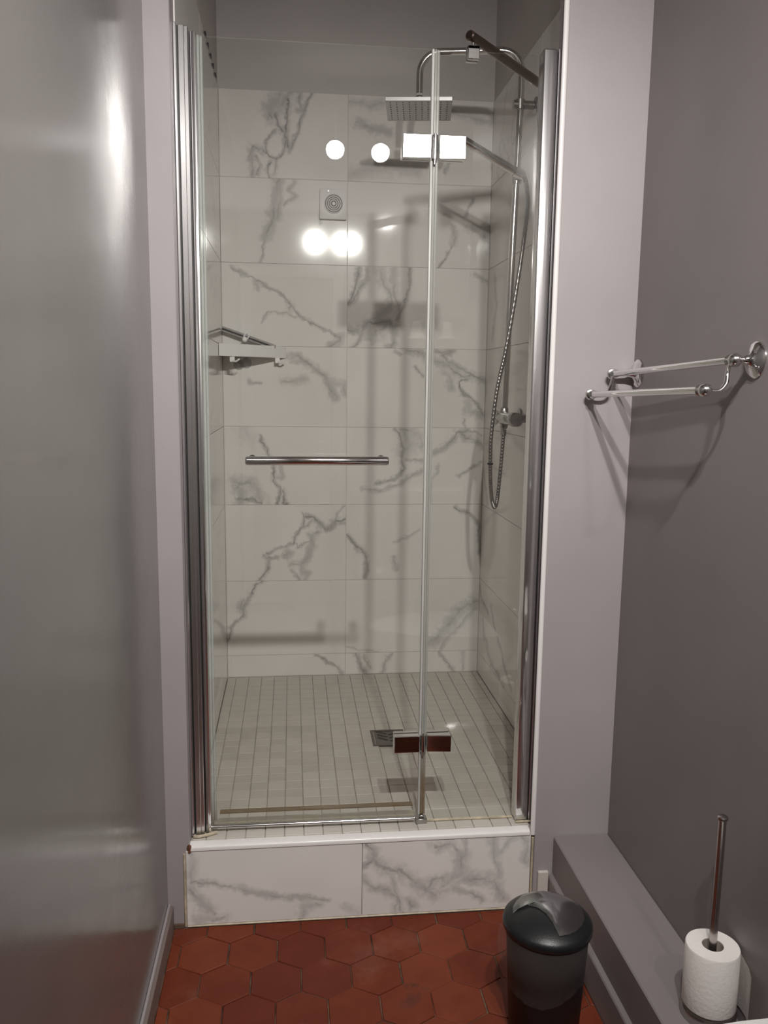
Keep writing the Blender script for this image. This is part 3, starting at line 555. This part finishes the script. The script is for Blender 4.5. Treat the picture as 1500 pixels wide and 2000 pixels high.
# stabiliser bar from the fixed panel back to the shower wall
cl = part('glass_clamp', lambda b: (box(b, 0.6665, 0.6950, -1.164, -1.153, 1.9005, 1.931, 0.002), box(b, 0.6665, 0.6950, -1.147, -1.136, 1.9005, 1.931, 0.002), box(b, 0.6665, 0.6950, -1.164, -1.136, 1.9220, 1.931, 0.002), tube(b, [(0.681, -1.150, 1.930), (0.681, -1.150, 1.946)], 0.004, 10)), 'soft_chrome', smooth=True)
e0 = Vector((0.668, -1.165, 1.952)); e1 = Vector((1.0020, -0.788, 1.955)); dd = (e1-e0).normalized()
part('support_rod', lambda b: tube(b, [e0, e0+dd*0.003, e1-dd*0.014], [0.0085, 0.0115, 0.0115], 24), 'rod', smooth=True, label='dark bronzed support rod')
part('rod_flange', lambda b: lathe(b, [(0.024, 0.0), (0.024, 0.004), (0.013, 0.012)], (1.0016, -0.788, 1.955), (-1, 0, 0), 24), 'rod', smooth=True)

# ------------------------------------------------------------------ shower column
RX, RY = 0.9500, -0.570
sc = thing('shower_column', 'chrome shower column with square overhead rose on the right tiled wall', 'shower', (RX, RY, 1.02))
RXb = 0.934
AE = Vector((0.650, -0.509, 0)); AR = Vector((0.953, RY, 0)); ad = (AE-AR).normalized(); RQ = 0.062; AZ = 2.1535
rp_pts = [(RXb, RY, 1.075), (0.9420, RY, 1.55), (0.9530, RY, 2.035)]
rp_pts += [AR + ad*(RQ-RQ*math.cos(t)) + Vector((0, 0, AZ-RQ+RQ*math.sin(t))) for t in [PI/2*k/8 for k in range(9)]]
rp_pts += [AE - ad*(RQ-RQ*math.sin(t)) + Vector((0, 0, AZ-RQ+RQ*math.cos(t))) for t in [PI/2*k/8 for k in range(9)]] + [AE + Vector((0, 0, 2.035))]
part('riser_pipe', lambda b: tube(b, rp_pts, 0.0105, 18), 'soft_chrome', sc, True)
RM = Matrix.Translation(Vector((0.650, -0.506, 0))) @ Matrix.Rotation(math.radians(-9), 4, 'Z')
def rose_plate(b):
    box(b, -0.100, 0.100, -0.095, 0.095, 1.985, 1.9975, 0.001); bmesh.ops.transform(b, matrix=RM, verts=b.verts[:])
rose = part('shower_rose', rose_plate, 'rose_metal', sc)
part('swivel', lambda b: lathe(b, [(0.010, 0.0), (0.010, 0.006), (0.0145, 0.008), (0.0145, 0.026), (0.011, 0.030)], (0.650, -0.509, 1.9975), (0, 0, 1), 18), 'worn_chrome', rose, True)
bm = BM()
for i in range(10):
    for j in range(9): lathe(bm, [(0.0021, 0.0), (0.0017, 0.0006)], RM @ Vector((-0.0855+i*0.019, -0.080+j*0.020, 1.9848)), (0, 0, -1), 6, True, True)
obj('nozzles', bm, M['black_rubber'], rose, kind='stuff')
part('wall_bracket', lambda b: (tube(b, [(0.930, RY, 1.998), (0.9990, RY, 1.998)], 0.0125, 18), lathe(b, [(0.025, 0.0), (0.025, 0.005), (0.014, 0.010)], (1.0025, RY, 1.998), (-1, 0, 0), 24), tube(b, [(0.951, RY, 1.984), (0.951, RY, 2.012)], 0.0145, 18)), 'worn_chrome', sc, True)
VZ = 1.050
mx = part('mixer_valve', lambda b: (lathe(b, [(0.012, 0.0), (0.019, 0.004), (0.0205, 0.02), (0.0205, 0.19), (0.019, 0.206), (0.012, 0.21)], (RXb, -0.685, VZ), (0, 1, 0), 24), lathe(b, [(0.013, -0.0), (0.013, 0.012), (0.0105, 0.016)], (RXb, RY, VZ+0.018), (0, 0, 1), 8), lathe(b, [(0.013, 0.0), (0.013, 0.012), (0.009, 0.018)], (RXb, RY, VZ-0.018), (0, 0, -1), 8)), 'worn_chrome', sc, True)
part('valve_knob', lambda b: lathe(b, [(0.016, 0.0), (0.0225, 0.003), (0.0225, 0.030), (0.019, 0.034)], (RXb, -0.685, VZ), (0, -1, 0), 10), 'worn_chrome', mx, True)
part('diverter_cap', lambda b: lathe(b, [(0.026, 0.0), (0.026, 0.004), (0.019, 0.007), (0.004, 0.008)], (RXb-0.018, -0.525, VZ), (-1, -0.4, 0), 24, sx=0.72), 'soft_chrome', mx, True)
for yy in (-0.655, -0.505): part('wall_elbow', lambda b: (tube(b, [(RXb+0.01, yy, VZ), (0.9995, yy, VZ)], 0.0125, 16), lathe(b, [(0.030, 0.0), (0.030, 0.004), (0.015, 0.013)], (1.0025, yy, VZ), (-1, 0, 0), 24)), 'worn_chrome', mx, True)
part('handset_holder', lambda b: (tube(b, [(0.948, RY, 1.768), (0.948, RY, 1.808)], 0.0160, 18), tube(b, [(0.946, RY-0.004, 1.790), (0.946, RY-0.0165, 1.7905)], 0.009, 14), tube(b, [(0.934, RY-0.030, 1.7975), (0.961, RY-0.030, 1.7845)], 0.0150, 18, False)), 'soft_chrome', sc, True)

hs = thing('hand_shower', 'slim chrome stick handset with ribbed hose looping down the right shower wall', 'hand shower', (0.945, -0.60, 1.79))
HY = RY-0.030
part('handset', lambda b: tube(b, [(0.762, HY-0.012, 1.8815), (0.766, HY-0.012, 1.8795), (0.935, HY, 1.7970), (0.9640, HY, 1.7825), (0.9660, HY, 1.7815)], [0.008, 0.0125, 0.0122, 0.0095, 0.008], 18), 'soft_chrome', hs, True)
hp = bez([(0.965, HY, 1.782), (0.9740, HY, 1.745), (0.9765, HY, 1.672), (0.953, HY, 1.460), (0.925, HY, 1.268), (0.9000, HY, 1.138), (0.886, HY, 0.994), (0.887, HY+0.002, 0.880), (0.894, HY+0.006, 0.803), (0.9030, HY+0.012, 0.7700), (0.9105, HY+0.018, 0.7640), (0.9180, HY+0.022, 0.790), (0.928, HY+0.027, 0.910), (RXb, RY, 1.0125)], 34)
part('hose', lambda b: tube(b, hp, [0.0070 if k % 3 else 0.0060 for k in range(len(hp))], 10), 'worn_chrome', hs, True, angle=80)
part('hose_ring', lambda b: lathe(b, [(0.0075, -0.003), (0.0095, -0.002), (0.0095, 0.002), (0.0075, 0.003)], (0.8865, HY+0.002, 0.905), (0, 0, 1), 16), 'black_rubber', hs, True)
part('hose_nut', lambda b: tube(b, [(RXb, RY, 1.0132), (RXb-0.0015, RY-0.001, 0.993)], 0.0095, 8), 'worn_chrome', hs)

# ------------------------------------------------------------------ extractor grille
vg = thing('extractor_grille', 'square white extractor grille with round rings high on the back tiles', 'vent', (0.410, 0.0, 1.81))
part('cover_plate', lambda b: box(b, 0.361, 0.460, -0.014, -0.0005, 1.750, 1.857, 0.003, 2), 'white_plastic', vg, True)
for r in (0.0335, 0.0265, 0.0195, 0.0125): part('ring', lambda b: tube(b, [(0.412+r*math.cos(t), -0.0155, 1.805+r*math.sin(t)) for t in [2*PI*k/40 for k in range(40)]], 0.0021, 8, closed=True), 'white_plastic', vg, True)
part('hub', lambda b: lathe(b, [(0.0065, 0), (0.006, 0.004), (0.002, 0.005)], (0.412, -0.014, 1.805), (0, -1, 0), 16), 'white_plastic', vg, True)
part('dark_gap', lambda b: lathe(b, [(0.0350, 0), (0.0350, 0.0006)], (0.412, -0.014, 1.805), (0, -1, 0), 40), 'dark_gap', vg)
part('screw', lambda b: lathe(b, [(0.0025, 0), (0.002, 0.001)], (0.393, -0.014, 1.849), (0, -1, 0), 10), 'worn_chrome', vg)

# ------------------------------------------------------------------ corner shelf, hooks and squeegee
cs = thing('corner_shelf', 'white plastic corner shelf with small hooks in the back left shower corner', 'shelf', (0.0, 0.0, 1.25))
sz0, sz1 = 1.2455, 1.2885
def shelf_front(n=10):
    A = Vector((0.0012, -0.166)); B = Vector((0.236, -0.0012)); mid = (A+B)/2 + Vector((0.020, -0.020)); o = []
    for k in range(n+1):
        t = k/n; o.append((1-t)**2*A + 2*t*(1-t)*mid + t*t*B)
    return o
fr = shelf_front(); inn = [p+Vector((-0.006, 0.006)) for p in fr[1:-1]]; inn = [Vector((0.0012, -0.156))]+inn+[Vector((0.224, -0.0012))]
part('front_lip', lambda b: prism(b, [tuple(p) for p in fr]+[tuple(p) for p in inn[::-1]], sz0, sz1), 'white_plastic', cs, True, angle=50)
part('tray', lambda b: prism(b, [(0.0015, -0.0015)]+[tuple(p) for p in inn], sz0+0.003, sz0+0.007), 'white_plastic', cs)
part('back_rim', lambda b: (box(b, 0.0012, 0.224, -0.005, -0.0012, sz0+0.003, sz1), box(b, 0.0012, 0.005, -0.156, -0.005, sz0+0.003, sz1)), 'white_plastic', cs)
for (hx, hy, s) in ((0.046, -0.128, 1), (0.205, -0.030, 1)):
    part('hook', lambda b: (box(b, hx-0.010, hx+0.008, hy-0.010, hy-0.003, sz0-0.020, sz0, 0.0015), tube(b, bez([(hx, hy-0.008, sz0-0.015), (hx+0.012, hy-0.014, sz0-0.018), (hx+0.022, hy-0.016, sz0-0.012), (hx+0.026, hy-0.016, sz0-0.009)], 6), 0.0030, 8)), 'white_plastic', cs, True)
part('suction_cup', lambda b: (lathe(b, [(0.004, 0.020), (0.006, 0.010), (0.013, 0.004), (0.020, 0.0)], (0.088, -0.0012, sz0-0.020), (0, -1, 0), 20), lathe(b, [(0.004, 0.020), (0.006, 0.010), (0.013, 0.004), (0.020, 0.0)], (0.060, -0.0012, sz0-0.026), (0, -1, 0), 20)), 'suction', cs, True)
sq = thing('squeegee', 'chrome shower squeegee with black rubber blade leaning on the corner shelf', 'squeegee', (0.09, -0.03, 1.29))
a0 = Vector((0.004, -0.028, 1.3515)); a1 = Vector((0.198, -0.036, 1.2860)); sd = (a1-a0).normalized(); up = Vector((-sd.z, 0, sd.x)).normalized()
if up.z < 0: up = -up
def bar(b, p, q, w0, w1, y0, y1):
    vs = [bm_v for bm_v in ([b.verts.new(Vector((0, y, 0)) + e*Vector((1, 0, 1)) + up*w) for e in (p, q) for w in (w0, w1) for y in (y0, y1)])]
    for f in ((0, 1, 3, 2), (4, 6, 7, 5), (0, 4, 5, 1), (2, 3, 7, 6), (0, 2, 6, 4), (1, 5, 7, 3)): b.faces.new([vs[i] for i in f])
def bar2(b, w0, w1, y0, y1):
    P0 = Vector((a0.x, 0, a0.z)); P1 = Vector((a1.x, 0, a1.z)); vs = []
    for e in (P0, P1):
        for w in (w0, w1):
            for y in (y0, y1): vs.append(b.verts.new(e + up*w + Vector((0, y, 0))))
    for f in ((0, 1, 3, 2), (4, 6, 7, 5), (0, 4, 5, 1), (2, 3, 7, 6), (0, 2, 6, 4), (1, 5, 7, 3)): b.faces.new([vs[i] for i in f])
part('channel', lambda b: (bar2(b, -0.001, 0.0055, -0.042, -0.028), bar2(b, -0.012, -0.007, -0.041, -0.030)), 'soft_chrome', sq)
part('blade', lambda b: bar2(b, -0.0075, -0.0005, -0.0415, -0.030), 'black_rubber', sq)
pm = a0.lerp(a1, 0.47)
part('hanging_ring', lambda b: tube(b, [(pm.x-0.004+0.0085*math.cos(t)+0.004*math.sin(t), -0.048-0.004*math.cos(t), pm.z-0.001+0.0125*math.sin(t)) for t in [2*PI*k/24 for k in range(24)]], 0.0028, 8, closed=True), 'white_plastic', sq, True)
part('ring_knob', lambda b: lathe(b, [(0.006, 0), (0.0095, 0.002), (0.0095, 0.008), (0.005, 0.012)], (pm.x-0.009, -0.040, pm.z-0.012), (0, -1, 0.2), 18), 'white_plastic', sq, True)

# ------------------------------------------------------------------ double towel rail
tr = thing('towel_rail', 'chrome double towel rail with ball finials on the right wall', 'towel rail', (1.085, -1.51, 1.19))
N0, F0 = -1.767, -1.252
ends = {}
for yy, s, zA, zB, xA, xB in ((N0, -1, 1.200, 1.146, 1.044, 0.992), (F0, 1, 1.182, 1.133, 1.020, 0.969)):
    zf = 1.201 if s < 0 else 1.184
    part('wall_flange', lambda b: lathe(b, [(0.033, 0.0), (0.033, 0.003), (0.029, 0.007), (0.018, 0.010), (0.010, 0.016), (0.0065, 0.03), (0.0050, 1.085-xA)], (1.085, yy, zf), (-1, 0, (zA-zf)/(1.085-xA)), 32), 'chrome', tr, True)
    for (x, z) in ((xA, zA), (xB, zB)):
        part('ball_finial', lambda b: (lathe(b, [(0.0125*math.sin(PI*k/12), -0.0125*math.cos(PI*k/12)) for k in range(13)] if s < 0 else [(0.006, -0.004), (0.0115, -0.002), (0.0130, 0.002), (0.0115, 0.0055), (0.005, 0.008)], (x, yy, z), (0, 1, 0), 24), lathe(b, [(0.0075, 0.010), (0.0098, 0.0125), (0.0080, 0.0155), (0.0105, 0.0185), (0.0085, 0.022), (0.0075, 0.024)], (x, yy, z), (0, -s, 0), 20)), 'soft_chrome', tr, True)
    part('swan_arm', lambda b: tube(b, bez([(xA-0.002, yy-s*0.014, zA-0.004), (xA-0.006, yy-s*0.012, zA-0.024), (xA-0.011, yy-s*0.006, zA-0.042), (xA-0.026, yy-s*0.002, zB-0.001), (xB+0.004, yy, zB)], 8), 0.0042, 12), 'chrome', tr, True)
    ends[s] = (xA, zA, xB, zB, yy)
for k in (0, 2):
    a, b_ = ends[-1], ends[1]
    part('rail', lambda b: tube(b, [(a[k], a[4]+0.022, a[k+1]), (b_[k], b_[4]-0.022, b_[k+1])], 0.0072, 20), 'chrome', tr, True)

# ------------------------------------------------------------------ swing bin and its liner
BX, BY = 0.7880, -1.643
sbn = thing('swing_bin', 'small round black swing bin with silver flap by the shower step', 'bin', (BX, BY, FL))
part('bin_body', lambda b: lathe(b, [(0.070, FL+0.0035), (0.0735, FL+0.008), (0.0865, 0.020), (0.0865, 0.0235)], (BX, BY, 0), (0, 0, 1), 48), 'black_body', sbn, True)
def dome(r): return 0.0385 + 0.0335*max(0.0, 1-(r/0.0935)**2)**0.75
part('lid', lambda b: lathe(b, [(0.0912, 0.0240), (0.0935, 0.028), (0.0940, 0.0345)]+[(r, dome(r)) for r in (0.0925, 0.088, 0.080, 0.070, 0.058, 0.044, 0.028, 0.012, 0.0005)], (BX, BY, 0), (0, 0, 1), 56), 'black_plastic', sbn, True)
FLP = [(-.074, .006), (-.060, .011), (-.042, .0085), (-.0245, -.007), (-.013, -.027), (-.006, -.050), (0.000, -.0765), (.018, -.0745), (.038, -.066), (.056, -.050), (.069, -.030), (.0745, -.006), (.071, .020), (.058, .045), (.038, .063), (.012, .072), (-.014, .071), (-.038, .060), (-.058, .040), (-.070, .022)]
def flap_mesh(b, grow, lift, side):
    c0 = Vector((0.012, 0.012)); rings = []
    for s in (0.02, 0.25, 0.5, 0.75, 0.92, 1.0):
        ring = []
        for (x, y) in FLP:
            p = c0 + (Vector((x, y))-c0)*s*grow; r = p.length
            z = dome(min(r, 0.0925)) + lift + 0.004*(1-s*s) - 0.00002/(abs(p.x*0.8+p.y*0.6)+0.004)*(1-s)
            ring.append(b.verts.new((BX+p.x, BY+p.y, z)))
        rings.append(ring)
    n = len(FLP)
    for A, B in zip(rings[:-1], rings[1:]):
        for k in range(n): b.faces.new((A[k], A[(k+1) % n], B[(k+1) % n], B[k]))
    b.faces.new(rings[0])
    low = [b.verts.new((v.co.x, v.co.y, v.co.z-side)) for v in rings[-1]]
    for k in range(n): b.faces.new((rings[-1][k], rings[-1][(k+1) % n], low[(k+1) % n], low[k]))
part('flap', lambda b: flap_mesh(b, 1.0, 0.0025, 0.004), 'silver', sbn, True, label='curved silver swing flap', angle=45)
part('flap_gap', lambda b: flap_mesh(b, 1.045, -0.0015, 0.003), 'black_rubber', sbn, True)
def liner(b):
    n = 72; rows = []
    for j in range(9):
        t = j/8; ring = []
        for k in range(n):
            a = 2*PI*k/n; hem = -0.072 - 0.030*math.sin(a*1.0+0.9+PI) - 0.006*math.sin(3*a+1)
            z = 0.0225 + (hem-0.0225)*t
            w = 0.0012*math.sin(17*a+3*t) + 0.0012*math.sin(29*a-5*t)
            rad = 0.0915 + 0.0135*math.sin(PI*min(1, t*1.25))*(0.75+0.25*math.cos(a-2.6)) + w*t - 0.0045*t*t
            ring.append(b.verts.new((BX+rad*math.cos(a), BY+rad*math.sin(a), z)))
        rows.append(ring)
    for A, B in zip(rows[:-1], rows[1:]):
        for k in range(n): b.faces.new((A[k], A[(k+1) % n], B[(k+1) % n], B[k]))
bm = BM(); liner(bm); tag(obj('bin_liner', bm, M['liner'], None, True, (BX, BY, 0.02)), 'clear plastic bag folded over the rim of the black bin', 'bin liner')

# ------------------------------------------------------------------ spare roll stand on the ledge
TX, TY, LZ = 1.0335, -1.862, -0.02
st = thing('roll_stand', 'brushed steel toilet roll stand with tall rod on the grey ledge', 'toilet roll holder', (TX, TY, LZ))
part('base', lambda b: lathe(b, [(0.0500, 0.0), (0.0505, 0.003), (0.0505, 0.014), (0.0480, 0.020), (0.030, 0.0225), (0.009, 0.0235)], (TX, TY, LZ+0.0003), (0, 0, 1), 48), 'steel', st, True)
part('rod', lambda b: tube(b, [(TX, TY, LZ+0.022), (TX, TY, 0.372)], 0.0070, 20), 'steel', st, True)
part('end_cap', lambda b: lathe(b, [(0.0075, 0.0), (0.0095, 0.003), (0.0095, 0.007), (0.006, 0.0095)], (TX, TY, 0.372), (0, 0, 1), 20), 'steel', st, True)
tp = thing('toilet_roll', 'white toilet paper roll threaded over the steel rod on the ledge', 'toilet roll', (TX, TY, LZ+0.024))
z0, z1 = LZ+0.0245, 0.123
def roll(b):
    n = 56
    prof = [(0.0195, z0), (0.0475, z0), (0.0488, z0+0.003), (0.0490, z0+0.04), (0.0488, z1-0.003), (0.0475, z1), (0.0195, z1)]
    lathe(b, prof+[prof[0]], (TX, TY, 0), (0, 0, 1), n, False, False)
part('paper', roll, 'paper', tp, True)
part('core', lambda b: lathe(b, [(0.0196, z0), (0.0196, z1-0.001), (0.0188, z1-0.001), (0.0188, z0), (0.0196, z0)], (TX, TY, 0), (0, 0, 1), 40, False, False), 'card', tp, True)
def tail(b):
    path = [(TX+0.0492*math.cos(t), TY+0.0492*math.sin(t)) for t in (0.35, 0.1, -0.15)] + [(TX+0.0500, TY-0.022), (TX+0.0490, TY-0.042), (TX+0.0440, TY-0.060), (TX+0.0350, TY-0.074)]
    rows = []
    for i, (x, y) in enumerate(path):
        t = i/(len(path)-1); rows.append([b.verts.new((min(x, 1.0842), y, (z1-0.004-0.012*t*t-0.016*t)*(1-v) + (z0+0.002-0.0*t)*v)) for v in (0, 0.33, 0.66, 1)])
    for A, B in zip(rows[:-1], rows[1:]):
        for k in range(3): b.faces.new((A[k], A[k+1], B[k+1], B[k]))
    bmesh.ops.solidify(b, geom=b.faces[:], thickness=0.0003)
part('loose_sheet', tail, 'paper', tp, True)

# ------------------------------------------------------------------ toilet (only the far edge of its lid reaches the frame)
to = thing('toilet', 'white toilet with closed lid at the bottom right corner of the frame', 'toilet', (0.85, -2.32, FL))
def oval(cx, cy, ax, ay, x1, n=40): return [(min(cx+ax*math.cos(t), x1), cy+ay*math.sin(t)) for t in [2*PI*k/n for k in range(n)]]
TC = (1.0, -2.322)
part('seat_lid', lambda b: prism(b, oval(TC[0], TC[1], 0.44, 0.193, 1.05), 0.178, 0.198, bev=0.006), 'porcelain', to, True)
part('seat', lambda b: prism(b, oval(TC[0], TC[1], 0.435, 0.188, 1.05), 0.158, 0.1765), 'white_plastic', to, True)
def bowl(b):
    rows = []
    for z, ax, ay in ((0.157, 0.42, 0.178), (0.10, 0.40, 0.165), (0.03, 0.33, 0.135), (-0.016, 0.27, 0.11)): rows.append([b.verts.new((x, y, z)) for x, y in oval(TC[0], TC[1], ax, ay, 1.07)])
    n = len(rows[0])
    for A, B in zip(rows[:-1], rows[1:]):
        for k in range(n): b.faces.new((A[k], A[(k+1) % n], B[(k+1) % n], B[k]))
    b.faces.new(rows[0]); b.faces.new(rows[-1])
part('bowl', bowl, 'porcelain', to, True)
part('foot', lambda b: prism(b, oval(0.82, TC[1], 0.10, 0.085, 0.920), FL+0.002, -0.010), 'porcelain', to, True)

# ------------------------------------------------------------------ behind the camera: seen in the glass and chrome
wb = thing('washbasin', 'white washbasin on a wall cabinet behind the photographer seen mirrored in the glass', 'basin', (1.10, -4.06, FL))
part('basin_top', lambda b: box(b, 0.60, 1.62, YR+0.002, -3.86, 0.50, 0.545, 0.012, 2), 'porcelain', wb, True)
part('cabinet', lambda b: box(b, 0.64, 1.58, YR+0.002, -3.90, 0.02, 0.50, 0.003), 'white_plastic', wb)
for x in (0.65, 1.12): part('cabinet_door', lambda b: box(b, x, x+0.45, -3.918, -3.901, 0.03, 0.485, 0.003), 'white_plastic', wb)
part('tap', lambda b: tube(b, bez([(1.11, -4.24, 0.545), (1.11, -4.24, 0.67), (1.11, -4.18, 0.71), (1.11, -4.11, 0.685)], 8), 0.011, 14), 'chrome', wb, True)
mi = thing('mirror', 'wall mirror above the washbasin behind the photographer', 'mirror', (1.15, YR+0.01, 1.0))
part('mirror_glass', lambda b: box(b, 0.95, 1.45, YR+0.004, YR+0.012, 0.72, 1.34), 'mirror', mi)
part('mirror_frame', lambda b: (box(b, 0.92, 0.95, YR+0.002, YR+0.025, 0.69, 1.37), box(b, 1.45, 1.48, YR+0.002, YR+0.025, 0.69, 1.37), box(b, 0.95, 1.45, YR+0.002, YR+0.025, 0.69, 0.72), box(b, 0.95, 1.45, YR+0.002, YR+0.025, 1.34, 1.37)), 'wood', mi)
wl = thing('wall_lamp', 'unlit wall lamp of three white bell shades above the mirror', 'lamp', (1.19, YR, 1.55))
part('back_bar', lambda b: box(b, 0.98, 1.42, YR+0.001, YR+0.03, 1.535, 1.575, 0.006, 2), 'soft_chrome', wl, True)
for x in (1.01, 1.20, 1.39):
    part('lamp_arm', lambda b: tube(b, bez([(x, YR+0.03, 1.555), (x, YR+0.075, 1.56), (x, YR+0.10, 1.545), (x, YR+0.10, 1.53)], 6), 0.008, 12), 'soft_chrome', wl, True)
    part('bell_shade', lambda b: lathe(b, [(0.022, 0.0), (0.026, -0.006), (0.029, -0.035), (0.034, -0.065), (0.046, -0.088), (0.074, -0.104), (0.073, -0.107), (0.044, -0.092), (0.031, -0.066), (0.026, -0.035), (0.022, -0.006)], (x, YR+0.10, 1.535), (0, 0, 1), 32, True, False), 'shade', wl, True)
d1 = thing('door_1', 'plain painted room door in the rear wall behind the photographer', 'door', (0.30, YR, FL)); d1['kind'] = 'structure'
part('leaf', lambda b: box(b, 0.02, 0.50, YR+0.001, YR+0.035, FL+0.005, 1.78, 0.002), 'wood', d1)
part('casing', lambda b: (box(b, -0.045, 0.018, YR+0.001, YR+0.045, FL+0.002, 1.84, 0.003), box(b, 0.502, 0.565, YR+0.001, YR+0.045, FL+0.002, 1.84, 0.003), box(b, 0.018, 0.502, YR+0.001, YR+0.045, 1.782, 1.84, 0.003)), 'trim', d1)
part('door_handle', lambda b: tube(b, [(0.44, YR+0.035, 0.80), (0.44, YR+0.075, 0.80), (0.35, YR+0.08, 0.80)], 0.009, 12), 'chrome', d1, True)

# ------------------------------------------------------------------ the two ceiling spots that light the room, then an added rear fill light
for (pos, aim), which in zip(zip(LAMP_POS, LAMP_AIM), ('left', 'right')):
    P = Vector(pos); A = Vector(aim).normalized()
    t = thing('ceiling_spot', 'lit adjustable ceiling spot above the photographer, the %s of the pair' % which, 'lamp', (pos[0], pos[1], TOP), 'ceiling spots')
    part('ceiling_rose', lambda b: lathe(b, [(0.04, 0.0), (0.04, -0.012), (0.012, -0.02)], (P.x, P.y, TOP), (0, 0, 1), 28), 'bezel', t, True)
    part('stem', lambda b: tube(b, [(P.x, P.y, TOP-0.018), (P.x, P.y, P.z+0.06), P-A*0.055], 0.006, 10), 'bezel', t, True)
    part('lamp_head', lambda b: lathe(b, [(0.020, -0.075), (0.030, -0.065), (0.0435, -0.01), (0.0435, 0.006), (0.0405, 0.006), (0.0405, -0.003)], P, A, 36, True, False), 'bezel', t, True)
    part('lens', lambda b: lathe(b, [(0.0395*math.cos(q), 0.027*math.sin(q)) for q in [PI/2*k/7 for k in range(8)]], P, A, 40), 'lens', t, True)
    ld = bpy.data.lights.new('spot_beam', 'SPOT'); ld.energy = SPOT_W; ld.color = (1.0, 0.965, 0.93); ld.shadow_soft_size = 0.021
    ld.spot_size = math.radians(SPOT_CONE); ld.spot_blend = 1.0
    lo = bpy.data.objects.new('spot_beam', ld); COL.objects.link(lo); lo.parent = t
    lo.location = P + A*0.0420 - t.location; lo.rotation_euler = A.to_track_quat('-Z', 'Y').to_euler()
rear_fill = thing('added_rear_light', 'added round fill light under the ceiling, brightening the rear room and the hinge plates', 'lamp', (0.99, -3.78, TOP))  # invented lamp: brightens the rear room and puts glare on the upper hinge plates
part('bezel', lambda b: lathe(b, [(0.062, -0.0005), (0.060, -0.006), (0.050, -0.006), (0.050, -0.003)], (0.99, -3.78, TOP), (0, 0, 1), 40, True, False), 'bezel', rear_fill, True)
part('lens', lambda b: lathe(b, [(0.0495, -0.0038), (0.0490, -0.0030)], (0.99, -3.78, TOP), (0, 0, 1), 36), 'fill_disc', rear_fill)
print('hex tiles', nhex, 'mosaic', nm)
